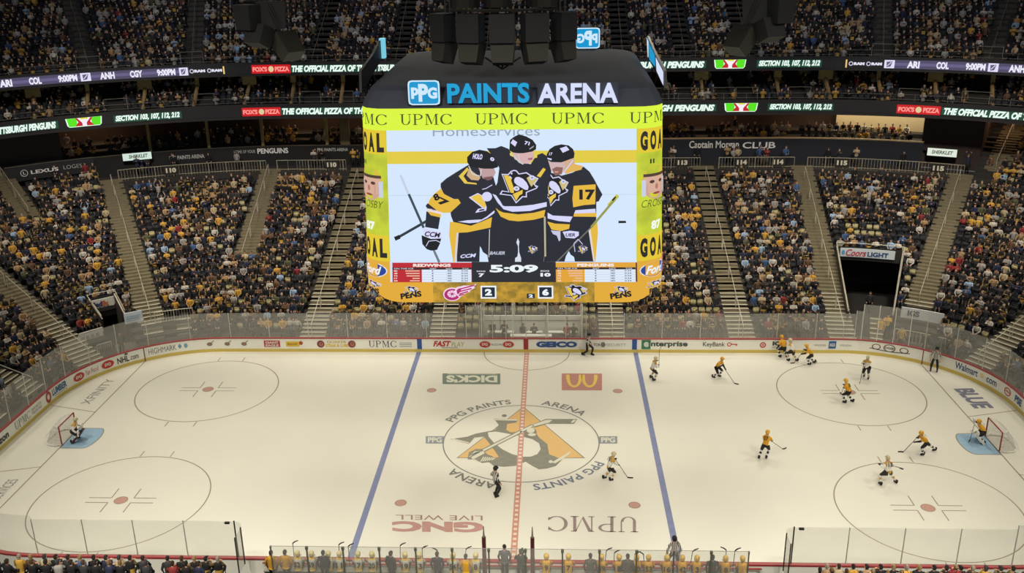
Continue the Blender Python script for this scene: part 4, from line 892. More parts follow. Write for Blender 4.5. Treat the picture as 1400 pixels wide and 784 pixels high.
# portrait of a helmeted skater
ce = lambda x, v, rx, rv, m, off: put_ell(b, x, v, rx, rv, m, CP(off), 18)
ce(.5, 250, .40, 22, em(214, 190, 60), .04); crect(.16, .84, 243, 266, em(214, 172, 150), .05, 8); ce(.5, 262, .33, 13, em(206, 160, 142), .055); crect(.14, .86, 240, 244, em(80, 60, 50), .06, 8)
ce(.36, 251, .07, 2.2, em(80, 56, 50), .065); ce(.64, 251, .07, 2.2, em(80, 56, 50), .065); ce(.5, 258, .05, 4, em(180, 120, 110), .065); ce(.5, 267, .12, 1.6, em(150, 70, 70), .065)
crect(.10, .20, 248, 270, em(200, 206, 226), .07, 2); crect(.80, .90, 248, 270, em(200, 206, 226), .07, 2); crect(.3, .34, 220, 226, BLK2, .07, 1); crect(.38, .42, 220, 226, BLK2, .07, 1)
put_text(b, 'CROSBY', .10, .90, 285, 275, em(60, 66, 40), CP(.06), -.01, .3); put_text(b, '87', .34, .66, 316, 304, em(244, 248, 236), CP(.06), .05)
ce(.5, 370, .44, 10.5, em(226, 230, 240), .03); ce(.5, 370, .415, 9.3, em(34, 66, 150), .036); put_text(b, 'Ford', .20, .80, 376, 364.5, em(234, 240, 250), CP(.05), .03, .35)
put_text(b, 'PENS', .30, .72, 402, 395, BLK2, CP(.05), .05); crest(b, lambda x, y, off: sp(5.75 + ARC * (.5 + (x - 650) / 14 * .011), sz(391 + (y - 430) / 14 * .22), off), .03)
rot4(sb_part('corner_display', b, 'rounded corner screen with GOAL, a helmeted portrait and an oval blue badge'))
# roof signs: front letters, far badge from behind, edge signs
def ppg(b, P, off=0, back=False):
    put_poly(b, [(.0, .16), (.02, .05), (.12, 0), (.88, 0), (.98, .05), (1, .16), (1, .84), (.98, .95), (.88, 1), (.12, 1), (.02, .95), (0, .84)], em(206, 232, 250), lambda x, y: P(x, y, .0))
    put_poly(b, [(.05, .18), (.07, .09), (.14, .055), (.86, .055), (.93, .09), (.95, .18), (.95, .82), (.93, .91), (.86, .945), (.14, .945), (.07, .91), (.05, .82)], em(16, 150, 206), lambda x, y: P(x, y, .02))
    for t, x0, x1, y0, y1 in (('p', .10, .34, .26, .72), ('P', .33, .64, .14, .86), ('G', .62, .92, .26, .72)): put_text(b, t, x0, x1, y0, y1, em(206, 232, 250), lambda x, y: P(x, y, .04), .05)
b = MB(); Q = lambda u, v: on_plane(u, v, 1, -7.28)
def FPn(u0, v0, u1, v1, y0=-7.28):
    a = on_plane(u0, v0, 1, y0); c = on_plane(u1, v1, 1, y0); return lambda x, y, o: (a[0] + (c[0] - a[0]) * x, y0 - SBY - .02 - o, c[2] - SBZ + (a[2] - c[2]) * y)
P = FPn(557, 110, 602, 143.5); ppg(b, P); b.box((P(.5, .5, 0)[0], -7.28 - SBY + .06, P(.5, .5, 0)[2]), (1.46, .12, 1.04), M_BLACK); sb_part('roof_sign', b, 'lit blue PPG badge on the roof front')
for t, u0, u1, c, nm in (('PAINTS', 611, 724, (20, 158, 210), 'blue'), ('ARENA', 735, 845, (214, 222, 250), 'white')):
    b = MB(); P = FPn(u0, 114, u1, 140.5)
    V, Fs = txt(t, .035)
    b.add([P(x, y, .02) for x, y in V], Fs, em(*c)); b.box((P(.5, .5, 0)[0], -7.28 - SBY + .10, P(.5, .5, 0)[2]), (P(1, 0, 0)[0] - P(0, 0, 0)[0], .12, .9), M_ROOF); sb_part('roof_sign', b, nm + ' lit letters standing on the roof edge')
b = MB(); y0 = 6.6; a = on_plane(786.5, 38, 1, y0); c = on_plane(820, 66, 1, y0)
PB = lambda x, y, o: (c[0] + (a[0] - c[0]) * (x) if False else a[0] + (c[0] - a[0]) * (1 - x), y0 - SBY - .06 - o, c[2] - SBZ + (a[2] - c[2]) * y)
ppg(b, PB); b.box(((a[0] + c[0]) / 2, y0 - SBY, (a[2] + c[2]) / 2 - SBZ), (1.5, .1, 1.22), pm(30, 60, 70, .5)); b.tube(((a[0] + c[0]) / 2, y0 - SBY, c[2] - SBZ), ((a[0] + c[0]) / 2, y0 - SBY, 9.8), .05, M_BLACK)
sb_part('roof_sign', b, 'far side lit badge seen from behind, letters reversed')
for sx in (-1, 1):
    b = MB(); X = 7.0 * sx
    if sx > 0: pts = [(-4.9, 21.1), (-4.6, 21.85), (.2, 22.25), (3.87, 22.7), (2.9, 21.6)]
    else: pts = [(-5.04, 21.04), (-4.86, 22.02), (-1.5, 22.45), (1.05, 23.0), (.93, 22.0)]
    dx = .12
    vs = [(X, y - SBY, z - SBZ) for y, z in pts] + [(X + dx * sx, y - SBY, z - SBZ) for y, z in pts]; n = len(pts)
    b.add(vs, [list(range(n)), list(range(n, 2 * n))[::-1]] + [[i, (i + 1) % n, n + (i + 1) % n, n + i] for i in range(n)], pm(44, 46, 58, .5))
    fs = -.02 if sx > 0 else .14                       # face that shows a lit surface
    if sx > 0:
        b.poly([(X - .03, -4.75 - SBY, 21.2 - SBZ), (X - .03, -4.5 - SBY, 21.8 - SBZ), (X - .03, -1.0 - SBY, 22.1 - SBZ), (X - .03, -1.6 - SBY, 21.5 - SBZ)], em(214, 222, 246))
        b.poly([(X - .03, -.9 - SBY, 21.6 - SBZ), (X - .03, -.6 - SBY, 22.15 - SBZ), (X - .03, 2.4 - SBY, 22.45 - SBZ), (X - .03, 2.1 - SBY, 21.65 - SBZ)], em(24, 150, 200))
        b.poly([(X - .04, 2.5 - SBY, 21.7 - SBZ), (X - .04, 2.7 - SBY, 22.5 - SBZ), (X - .04, 3.8 - SBY, 22.65 - SBZ), (X - .04, 2.95 - SBY, 21.7 - SBZ)], em(190, 226, 240))
    else:
        b.box((X + .04, .9 - SBY, 22.5 - SBZ), (.26, .5, 1.0), em(120, 200, 222))
    for y in (-4.5, -1.5, .8): b.tube((X + dx * sx / 2, y - SBY, 21.4 - SBZ), (X + dx * sx / 2 - .3 * sx, y - SBY, 20.3 - SBZ), .04, M_BLACK)
    sb_part('roof_sign', b, 'edge on sign along the ' + ('right' if sx > 0 else 'left') + ' roof edge')

# ------------------------------------------------------------------ hanging loudspeaker clusters
M_SPK = pm(58, 58, 60, .55); M_SPK2 = pm(72, 70, 64, .6); M_STEEL = pm(84, 82, 76, .4, metal=.4)
def spk(root, c, w, h, d, yaw, pitch, taper=1.0, m=M_SPK):
    b = MB(); M = Matrix.Rotation(yaw, 3, 'Z') @ Matrix.Rotation(pitch, 3, 'X')
    b.box((0, 0, 0), (w, d, h), m, M=M, taper=taper); b.box(M @ Vector((0, -d / 2 - .01, h / 2 - .03)), (w * .98, .03, .035), M_STEEL, M=M)
    o = b.build('speaker_box', root); o.location = c; return o
CL = empty('speaker_cluster', (-.45, -4.6, 22.2), 0, 'big central cluster of black loudspeakers hanging over the scoreboard roof', 'loudspeakers')
ctr = Vector((-.45, -4.6, 22.2))
for i, (u0, u1) in enumerate(((590, 614), (626, 659), (669, 704), (714, 748), (759, 784))):
    x = ((on_plane(u0, 40, 1, -6)[0] + on_plane(u1, 40, 1, -6)[0]) / 2); w = on_plane(u1, 40, 1, -6)[0] - on_plane(u0, 40, 1, -6)[0]
    yw = (i - 2) * .32; y = -6.0 + abs(i - 2) ** 1.6 * .32
    spk(CL, Vector((x, y, 23.95)) - ctr, w * (1.0 if 0 < i < 4 else 1.1), 1.22, .8, yw, 0)
    spk(CL, Vector((x, y + .16, 22.86)) - ctr, w * (1.0 if 0 < i < 4 else 1.1) * .8, .98, .75, yw, -.28, 1.25, M_SPK2)
b = MB()
for k in range(5):
    a = Vector((-3.4 + k * 1.48, -6.0 + abs(k - 2) ** 1.6 * .32 - .2, 24.72)) - ctr; c = Vector((-3.4 + (k + 1) * 1.48, -6.0 + abs(k - 1) ** 1.6 * .32 - .2, 24.72)) - ctr
    if k < 4: b.tube(a, c, .07, M_STEEL)
for x in (-2.9, 2.2): b.tube(Vector((x, -5.6, 24.6)) - ctr, Vector((x, -5.6, 27)) - ctr, .05, M_STEEL); b.tube(Vector((x + .2, -5.6, 24.6)) - ctr, Vector((x + .2, -5.6, 27)) - ctr, .04, M_STEEL)
for k in range(3): b.tube(Vector((-1.2 + k * .8, -5.2, 22.6)) - ctr, Vector((-.4, -5.8, 22.15)) - ctr, .04, M_BLACK)
b.build('rigging_frame', CL)
for x, w in ((-2.1, 1.4), (-.6, 1.3), (1.5, 1.5)):
    b = MB(); b.tube(Vector((x, -5.1, 24.8)) - ctr, Vector((x, -5.1, 26.8)) - ctr, w / 2, pm(58, 54, 48, .6), n=16); b.build('speaker_drum', CL)
for sx in (-1, 1):
    c0 = Vector((11.25 * sx, -5.0, 23.2)); R_ = empty('speaker_cluster', c0, 0, 'dark hanging loudspeaker cluster ' + ('left' if sx < 0 else 'right') + ' of the scoreboard', 'loudspeakers')
    for (dx, dz, w, h, yw, pt_, m) in ((.75, 1.3, 1.0, 1.1, .6, 0, M_SPK), (-.25, 1.35, 1.1, 1.2, -.2, 0, M_SPK), (.35, .45, 1.0, .9, .5, -.45, M_SPK), (-.85, -.05, .95, 1.15, -.9, -.7, M_SPK2)):
        spk(R_, Vector((dx * sx, 0 if dx > 0 else .4, dz)), w, h, .7, yw * sx, pt_, 1.15, m)
    b = MB(); b.tube((.9 * sx, 0, 2.0), (-.6 * sx, 0, 2.05), .04, M_STEEL); b.tube((.1, 0, 2.0), (.1, 0, 4), .04, M_STEEL)
    for k in range(3): b.tube((-.1 * sx - .12 * k * sx, 0, 1.9), (-.75 * sx - .1 * k * sx, 0, .2), .02, M_STEEL, n=4)
    b.build('rigging_frame', R_)

# ================================================================== tunnels, penalty boxes, corner platforms
def vom(s0, s1, d0, d1, zin, lab):
    b = MB(); ztop = lambda d: LZ0 + LZR * (d - LD0) / LDP + .75
    for s in (s0, s1):
        n = 8
        for i in range(n):
            a = d0 + (d1 - d0) * i / n; c = d0 + (d1 - d0) * (i + 1) / n
            for off in (0, .12 if s == s0 else -.12):
                ss = s + off / 2
                b.add([pt(a, ss, -.02), pt(c, ss, -.02), pt(c, ss, ztop(c)), pt(a, ss, ztop(a))], [[0, 1, 2, 3]], pm(70, 66, 58, .7))
            b.add([pt(a, s, ztop(a)), pt(c, s, ztop(c)), pt(c, s + (.06 if s == s0 else -.06), ztop(c)), pt(a, s + (.06 if s == s0 else -.06), ztop(a))], [[0, 1, 2, 3]], M_RAIL)
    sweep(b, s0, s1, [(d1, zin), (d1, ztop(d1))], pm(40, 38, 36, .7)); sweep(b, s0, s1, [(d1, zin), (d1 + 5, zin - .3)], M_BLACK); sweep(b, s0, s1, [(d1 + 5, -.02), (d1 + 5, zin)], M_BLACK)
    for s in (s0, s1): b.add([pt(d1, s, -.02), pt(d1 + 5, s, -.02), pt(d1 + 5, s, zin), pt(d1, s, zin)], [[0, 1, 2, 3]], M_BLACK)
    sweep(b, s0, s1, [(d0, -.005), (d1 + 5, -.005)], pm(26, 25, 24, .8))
    tag(b.build('tunnel_walls'), lab, kind='structure')
    b = MB(); b.path([pt(d1, s0 + (s1 - s0) * i / 6, ztop(d1) + .3) for i in range(7)], .03, M_RAIL)
    for s in (s0, s1): b.tube(pt(d0, s, ztop(d0) + .3), pt(d1, s, ztop(d1) + .3), .035, M_RAIL); b.tube(pt(d0, s, ztop(d0)), pt(d0, s, ztop(d0) + .3), .03, M_RAIL)
    tag(b.build('tunnel_railing'), 'pale railing round the ' + lab.split(' in')[0].split(',')[0], 'railing')
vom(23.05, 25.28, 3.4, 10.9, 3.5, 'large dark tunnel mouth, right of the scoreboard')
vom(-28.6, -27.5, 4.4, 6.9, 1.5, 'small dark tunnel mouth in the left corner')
def curved_sign(name, s0, s1, d, z0, z1, lab, fn, face=(206, 206, 198), cat='sign'):
    a0, a1 = al(s0, d), al(s1, d)
    p = pt(d, (s0 + s1) / 2, z0); root = empty(name, p, 0, lab, cat); O = -p
    b = MB(); n = 8
    for i in range(n):
        x, y = a0 + (a1 - a0) * i / n, a0 + (a1 - a0) * (i + 1) / n
        q = [pta(d + e, w, z) + O for e in (0, .1) for w in (x, y) for z in (z0, z1)]
        b.add(q, [[0, 2, 3, 1], [4, 5, 7, 6], [1, 3, 7, 5], [0, 4, 6, 2]], pm(*face, .5))
    b.build('sign_board', root)
    b = MB(); fn(b, lambda x, y: pta(d - .03, a0 + (a1 - a0) * x, z0 + (z1 - z0) * y) + O, lambda x, y: pta(d - .05, a0 + (a1 - a0) * x, z0 + (z1 - z0) * y) + O); b.build('lettering', root); return root
curved_sign('tunnel_sign', 23.2, 25.0, 10.75, 3.8, 4.5, 'Coors Light sign over the large dark tunnel', lambda b, P, Q: (put_text(b, 'Coors', .10, .48, .10, .92, pm(176, 60, 80, .5), P, .02, .35), put_text(b, 'LIGHT', .50, .88, .15, .72, pm(50, 80, 120, .5), P, .04), put_ell(b, .05, .5, .03, .3, pm(90, 150, 200, .5), P)), (196, 206, 212))
curved_sign('tunnel_sign', -28.55, -27.6, 6.7, 2.3, 3.0, 'FedEx sign over the small tunnel in the left corner', lambda b, P, Q: (put_text(b, 'Fed', .08, .5, .2, .78, pm(60, 60, 110, .5), P, .05), put_text(b, 'Ex', .5, .78, .2, .78, pm(200, 110, 80, .5), P, .05)))
curved_sign('barrier_sign', 25.6, 27.5, 4.45, 1.45, 2.25, 'white IGS sign on the barrier right of the dark tunnel', lambda b, P, Q: put_text(b, 'IGS', .14, .42, .25, .8, pm(40, 60, 90, .5), P, .05), (214, 218, 220))
curved_sign('barrier_sign', -29.9, -28.7, 4.1, .95, 1.75, 'pale framed sign board on the barrier left of the small tunnel', lambda b, P, Q: [put_rect(b, .1 + .2 * k, .24 + .2 * k, .3, .66, pm(150, 150, 148, .5), P) for k in range(4)])
curved_sign('barrier_sign', -27.6, -26.75, 4.2, 1.5, 2.35, 'white notice panel above the steps, just right of the small tunnel', lambda b, P, Q: [put_rect(b, .1, .9 - .1 * (k % 2), .2 + .2 * k, .28 + .2 * k, pm(150, 180, 210, .5), P) for k in range(3)], (214, 224, 232))
b = MB()
for s0, s1, d, z in ((25.33, 27.6, 4.6, 1.5), (-29.75, -28.62, 4.2, 1.4), (-27.45, -24.2, 4.2, 1.4)): sweep(b, s0, s1, [(d, -.02), (d, z)], pm(96, 94, 88, .7))
tag(b.build('wall_barrier'), 'grey barrier walls below the corner seats', kind='structure')
def rail_run(s0, s1, d, z0, z1, lab, n=14):
    b = MB(); p = pt(d, (s0 + s1) / 2, z0); O = -p
    b.path([pt(d, s0 + (s1 - s0) * i / 6, z1) + O for i in range(7)], .035, M_RAIL); b.path([pt(d, s0 + (s1 - s0) * i / 6, z0 + .12) + O for i in range(7)], .025, M_RAIL)
    for i in range(n + 1): s = s0 + (s1 - s0) * i / n; b.tube(pt(d, s, z0) + O, pt(d, s, z1) + O, .035 if i % 7 == 0 else .014, M_RAIL, n=4)
    return tag(b.build('barrier_railing', loc=p), lab, 'railing')
rail_run(-26.2, -24.3, 3.6, 1.3, 2.2, 'pale barred railing behind the left corner glass'); rail_run(25.5, 28.2, 2.2, 0, 1.35, 'pale barred railing behind the right corner glass')
rail_run(-29.6, -28.8, 2.4, 0, 1.2, 'short pale railing by the camera platform, left corner', 7)
# little steps seen through the corner glass
b = MB()
for s0, s1 in ((-26.9, -25.9), (-25.2, -24.4), (24.2, 24.9)):
    for k in range(6): sweep(b, s0, s1, [(1.6 + .42 * k, .22 * k), (1.6 + .42 * k, .22 * (k + 1)), (2.02 + .42 * k, .22 * (k + 1))], M_STEP); sweep(b, s0, s1, [(1.58 + .42 * k, .22 * (k + 1) + .01), (1.72 + .42 * k, .22 * (k + 1) + .01)], M_NOSE)
tag(b.build('floor_steps'), 'concrete steps with pale edges behind the corner glass', kind='structure')
# penalty boxes and scorer's bench
pb = empty('penalty_box', (.35, HY + 1.7, 0), 0, 'white walled penalty boxes and scorer bench behind the far boards at centre ice', 'penalty box')
b = MB(); b.box((0, 1.55, .62), (7.3, .12, 1.9), M_WHITE); b.box((0, 1.48, 1.2), (7.2, .04, .05), M_GREY)
for x in (-2.4, -.8, 1.0, 2.6): b.box((x, 1.47, .9), (.05, .05, 1.3), M_GREY)
b.build('back_wall', pb)
for x, w in ((-2.35, 2.0), (-.05, 1.6), (2.3, 2.2)):
    b = MB(); b.box((x, 1.05, .45), (w, .4, .07), M_WHITE); b.box((x, 1.2, .22), (w * .95, .06, .42), M_GREY); b.build('bench_seat', pb)
b = MB(); b.box((-.05, -.9, .98), (3.0, .45, .06), M_WHITE); b.box((-.05, -.75, .5), (2.9, .06, .95), M_GREY); b.build('table_top', pb)
for x in (-3.6, -1.35, 1.15, 3.6):
    b = MB(); b.box((x, .2, 1.9), (.04, 2.9, 3.2), GLASS); b.tube((x, -1.25, 0), (x, -1.25, 3.5), .04, M_WHITE); b.tube((x, 1.6, 0), (x, 1.6, 3.5), .04, M_WHITE); b.build('partition', pb)

# ================================================================== PEOPLE IN THE SEATS
tint_m = bpy.data.materials.new('clothes_and_skin'); tint_m.use_nodes = True
_n = tint_m.node_tree; _a = _n.nodes.new('ShaderNodeAttribute'); _a.attribute_name = 'tint'; _b = _n.nodes['Principled BSDF']; _b.inputs['Roughness'].default_value = .85
_n.links.new(_a.outputs['Color'], _b.inputs['Base Color'])
class TM:                                             # template: quads with a region number per face
    def __init__(s): s.v = []; s.f = []; s.r = []
    def loft(s, rings, n, reg, cap=True):
        o = len(s.v)
        for (c, rx, ry, ax) in rings:                 # ax: orthonormal pair (x axis, y axis)
            for i in range(n):
                a = 2 * pi * (i + .5) / n; s.v.append(tuple(Vector(c) + ax[0] * (math.cos(a) * rx) + ax[1] * (math.sin(a) * ry)))
        for j in range(len(rings) - 1):
            for i in range(n): s.f.append([o + j * n + i, o + j * n + (i + 1) % n, o + (j + 1) * n + (i + 1) % n, o + (j + 1) * n + i]); s.r.append(reg if not isinstance(reg, (list, tuple)) else reg[j])
        if cap:
            for base, rv in ((o, 1), (o + (len(rings) - 1) * n, 0)):
                ids = [base + i for i in range(n)]
                if n == 4: s.f.append(ids[::-1] if rv else ids); s.r.append(reg if not isinstance(reg, (list, tuple)) else reg[-1 if not rv else 0])
                else:
                    for i in range(1, n - 2, 2): s.f.append([ids[0], ids[i], ids[i + 1], ids[i + 2]]); s.r.append(reg if not isinstance(reg, (list, tuple)) else reg[-1 if not rv else 0])
    def limb(s, pts, rad, n, reg):
        rings = []
        for i, p in enumerate(pts):
            d = Vector(pts[min(i + 1, len(pts) - 1)]) - Vector(pts[max(i - 1, 0)]); q = d.to_track_quat('Z', 'X').to_matrix()
            rings.append((p, rad[i], rad[i], (q @ Vector((1, 0, 0)), q @ Vector((0, 1, 0)))))
        s.loft(rings, n, reg)
    def arr(s): return np.array(s.v, float), np.array(s.f, int), np.array(s.r, int)
XY = (Vector((1, 0, 0)), Vector((0, 1, 0)))
# regions: 0 skin 1 hair or hat 2 torso 3 lower torso band 4 sleeves 5 trousers 6 shoes 7 collar
def person_tm(pose='sit', arms=0, hi=False, legs=True, hat=False):
    t = TM(); n = 8 if hi else 6; q = 6 if hi else 4
    if pose == 'sit': hz, hy, lean = .50, .12, -.06
    else: hz, hy, lean = .92, .10, -.02
    T = lambda k: (0, hy + lean * k, hz + .56 * k)
    t.loft([(T(-.08), .17, .13, XY), (T(.12), .175, .135, XY), (T(.42), .175, .13, XY), (T(.75), .205, .13, XY), (T(.92), .20, .115, XY), (T(1.02), .10, .08, XY)], n, [3, 3, 2, 2, 7])
    hx, hyy, hzz = T(1.0); hc = Vector((0, hyy - .03, hzz + .17))
    t.loft([((0, hyy - .01, hzz - .02), .055, .06, XY), ((0, hyy - .015, hzz + .06), .055, .06, XY)], q, 0)
    r = .085
    t.loft([(hc + Vector((0, -.01, -.115)), .045, .05, XY), (hc + Vector((0, -.015, -.075)), .07, .08, XY), (hc + Vector((0, -.01, -.005)), .082, .10, XY), (hc + Vector((0, .005, .035)), .088, .105, XY), (hc + Vector((0, .008, .085)), .075, .09, XY), (hc + Vector((0, .01, .125)), .035, .045, XY)], n, [0, 0, 1 if hat else 0, 1, 1])
    # hair falls down the back of the head, nose and ears in front
    t.loft([(hc + Vector((0, .065, -.075)), .06, .035, XY), (hc + Vector((0, .062, 0)), .078, .05, XY), (hc + Vector((0, .05, .06)), .078, .06, XY)], q, 1)
    if hi:
        t.loft([(hc + Vector((0, -.11, -.03)), .014, .016, XY), (hc + Vector((0, -.105, .01)), .010, .01, XY)], 4, 0)
        for sx in (-1, 1): t.loft([(hc + Vector((sx * .088, .0, -.03)), .008, .018, XY), (hc + Vector((sx * .09, .0, .02)), .01, .02, XY)], 4, 0)
        if hat: t.loft([(hc + Vector((0, -.12, .035)), .06, .055, XY), (hc + Vector((0, -.12, .05)), .055, .05, XY)], 6, 1)
    for sx in (-1, 1):
        sh = Vector((sx * .195, T(.88)[1], T(.88)[2]))
        if arms == 0: el = Vector((sx * .25, hy - .10, hz + .26)); ha = Vector((sx * .12, hy - .33, hz + .15))
        elif arms == 1: el = Vector((sx * .26, hy - .14, hz + .30)); ha = Vector((sx * .03, hy - .34, hz + .42))
        elif arms == 2: el = Vector((sx * .33, hy - .05, hz + .68)); ha = Vector((sx * .22, hy - .12, hz + .98))
        else: el = Vector((sx * .27, hy + .02, hz + .25)); ha = Vector((sx * .22, hy - .04, hz - .03))
        t.limb([sh + Vector((-sx * .03, 0, .03)), sh, el, ha], [.05, .068, .055, .04], q, 4)
        d = (ha - el).normalized()
        if hi:
            t.limb([ha, ha + d * .09], [.042, .036], 4, 0)
            for k in range(4): o_ = Vector((0, 0, 1)).cross(d); o_ = o_.normalized() * (.028 * (k - 1.5) * .7); t.limb([ha + d * .08 + o_, ha + d * (.15 - .008 * abs(k - 1.5)) + o_ + Vector((0, 0, -.02))], [.011, .008], 4, 0)
            t.limb([ha + d * .02, ha + d * .07 + Vector((-sx * .05, 0, .01))], [.013, .010], 4, 0)
        else: t.limb([ha, ha + d * .13], [.04, .028], 4, 0)
        if legs:
            hp = Vector((sx * .09, hy - .02, hz + .02))
            if pose == 'sit': kn = Vector((sx * .13, hy - .46, hz + .03)); ft = Vector((sx * .12, hy - .44, .07))
            else: kn = Vector((sx * .10, hy - .03, hz * .52)); ft = Vector((sx * .11, hy, .07))
            t.limb([hp, kn, ft], [.095, .07, .055], q, 5)
            t.limb([ft + Vector((0, .04, -.02)), ft + Vector((0, -.2, -.03))], [.055, .04], 4, 6)
    return t.arr()
TMS = {}
def get_tm(*k):
    if k not in TMS: TMS[k] = person_tm(*k)
    return TMS[k]
def L3(c): return tuple(lin(x) for x in c)
SKINS = [L3(c) for c in ((206, 160, 132), (190, 142, 114), (216, 174, 148), (148, 104, 80), (110, 74, 56), (198, 150, 124))]
HAIRS = [L3(c) for c in ((42, 32, 26), (70, 50, 34), (30, 26, 24), (120, 92, 58), (150, 140, 128), (24, 24, 26), (146, 122, 84), (52, 52, 56))]
OUT = [  # name, torso, band, sleeve, weight
 ('black jacket', (24, 24, 28), (24, 24, 28), (24, 24, 28), 30), ('charcoal hooded top', (52, 52, 56), (52, 52, 56), (48, 48, 52), 16), ('black and gold jersey', (26, 26, 28), (196, 158, 70), (120, 100, 60), 20),
 ('gold jersey', (204, 160, 66), (196, 152, 62), (196, 150, 62), 6), ('white jersey', (196, 192, 182), (60, 56, 56), (190, 184, 174), 7), ('light grey top', (158, 156, 152), (150, 148, 144), (156, 154, 150), 9),
 ('cream sweater', (186, 170, 136), (180, 166, 130), (184, 168, 134), 4), ('navy coat', (36, 44, 72), (36, 44, 72), (36, 44, 72), 6), ('blue top', (66, 94, 138), (60, 86, 128), (66, 94, 138), 2), ('red top', (140, 48, 50), (130, 44, 48), (140, 48, 50), 1.4),
 ('brown coat', (104, 78, 56), (96, 72, 52), (104, 78, 56), 5), ('pale blue shirt', (150, 176, 204), (140, 166, 196), (150, 176, 204), 2), ('olive jacket', (86, 88, 62), (80, 82, 58), (86, 88, 62), 2), ('tan hoodie', (170, 140, 104), (160, 132, 98), (170, 140, 104), 4)]
OW = np.array([o[4] for o in OUT], float); OW /= OW.sum()
def outfit_cols(oi, si, hi_, tr):
    o = OUT[oi]; tn = ((30, 32, 42), (44, 48, 62), (24, 24, 26), (90, 84, 76))[tr]
    return np.array([SKINS[si], HAIRS[hi_], L3(o[1]), L3(o[2]), L3(o[3]), L3(tn), L3((30, 28, 28)), L3(o[1])])
def tinted_mesh(name, V, Fq, C):
    me = bpy.data.meshes.new(name); nf = len(Fq); me.vertices.add(len(V)); me.vertices.foreach_set('co', V.astype(np.float32).ravel())
    me.loops.add(nf * 4); me.loops.foreach_set('vertex_index', Fq.astype(np.int32).ravel()); me.polygons.add(nf)
    me.polygons.foreach_set('loop_start', np.arange(0, nf * 4, 4, dtype=np.int32)); me.polygons.foreach_set('loop_total', np.full(nf, 4, np.int32))
    at = me.attributes.new('tint', 'FLOAT_COLOR', 'FACE'); at.data.foreach_set('color', np.c_[C, np.ones(nf)].astype(np.float32).ravel())
    me.materials.append(tint_m); me.update(calc_edges=True); return me
# every place to sit: (tier, k row, s, d, z, yaw)
spots = []
def fill(tier, rows, dfn, aisles, srange, hw, gap=.54):
    for k in rows:
        d, z = dfn(k)
        smax = srange[1]; smin = srange[0]; seat_d = d + .5
        cuts = sorted([a for a in aisles(k, d)])
        L0, L1_ = al(smin, seat_d), al(smax, seat_d)
        blocked = [(al(a, seat_d) - hw, al(a, seat_d) + hw) for a in cuts]
        a = L0 + gap / 2
        while a < L1_:
            bad = [bb for bb in blocked if bb[0] < a < bb[1]]
            if bad: a = bad[0][1] + gap * .5; continue
            s = ai(a, seat_d)
            if tier != 'lower' or not in_cut(d + .4, s): spots.append((tier, k, s, seat_d, z, plan(seat_d, s)[2]))
            a += gap
fill('lower', range(0, LN_ - 2), lrow, lambda k, d: [a for a, c, e in AIS if c <= d + .5 < e], (-42, 42), 1.08)
fill('lower', range(LN_ - 2, LN_ + 13), lrow, lambda k, d: [a for a, c, e in AIS if c <= d + .5 < e], (26.9, 40), 1.08)
fill('lower', range(LN_ - 2, LN_ + 1), lrow, lambda k, d: [a for a, c, e in AIS if c <= d + .5 < e], (-42, -28.3), 1.08)
fill('lower', range(LN_ - 2, LN_ + 1), lrow, lambda k, d: [a for a, c, e in AIS if c <= d + .5 < e], (-28.2, -26.5), 1.08)
fill('club', range(0, 6), lambda k: (22.9 + .85 * k, 14.0 + .30 * k), lambda k, d: CA, (-38, 38), .75)
fill('upper', range(0, 14), lambda k: (UD0 + UDP * k, UZ0 + UZR * k), lambda k, d: UA, (-36, 36), .85)
fill('loge', range(0, 2), lambda k: (27.0 + 1.15 * k, 9.65 + .5 * k), lambda k, d: [-26.4, -22, -16, 16, 22.6], (-27.8, 25), .5, .62)
near_people = []
occ = {'lower': .84, 'club': .60, 'upper': .93, 'loge': .62}
crowd, empties = [], []
# patches of seats left empty, as the photo shows
def patchy(tier, k, s):
    if tier == 'lower':
        if -8 < s < 8 and k < 5: return .45
        if 12 < s < 14.5 and k in (2, 3): return .2
        if 23 < s < 27 and 12 <= k <= 14: return .3
        if 30.6 < s < 33.5 and k in (7, 8, 12): return .25
        return occ['lower'] + .06 * math.sin(s * 2.1 + k)
    return occ[tier] + .12 * math.sin(s * 1.3 + k * .9)
for sp_ in spots:
    tier, k, s, d, z, yaw = sp_
    (crowd if random.random() < patchy(tier, k, s) else empties).append(sp_)
# people along the walkway behind the railings
for i in range(80):
    s = random.uniform(-27.6, 27)
    if min(abs(s - a) for a in (-26.4, -22.6, -15.9, 15.6, 22.6, 26.2)) < .6 and random.random() < .3: continue
    crowd.append(('walk', 0, s, 25.0 + random.random(), Z_W, plan(25, s)[2]))
# near side rows under the camera
def near_spots():
    out = []
    for k in range(12):
        d, z = 1.75 + .85 * k + (.25 if k > 1 else 0), (1.0 if k < 2 else .7) + .36 * k
        x = -24.0
        while x < 26:
            if not (-12.3 < x < 12.6) or k > 1:
                out.append(('near', k, near_s(x + random.uniform(-.05, .05)), d, z, None))
            x += .56
    return out
nearl = [t for t in near_spots() if random.random() < .86]
b = MB()
for k in range(13):
    d, z = 1.35 + .85 * k + (.25 if k > 1 else 0), (1.0 if k < 2 else .7) + .36 * k
    for sg in (-1, 1): sweep(b, sg * (SM - (12.9 if k < 2 else 0)), sg * 43.0, [(d, z - .4 if k not in (0, 2) else -.02), (d, z), (d + .85, z)], pm(92, 92, 86, .8), 1.0)
tag(b.build('near_stand'), 'grey terraces right under the camera, both sides of the benches', kind='structure')

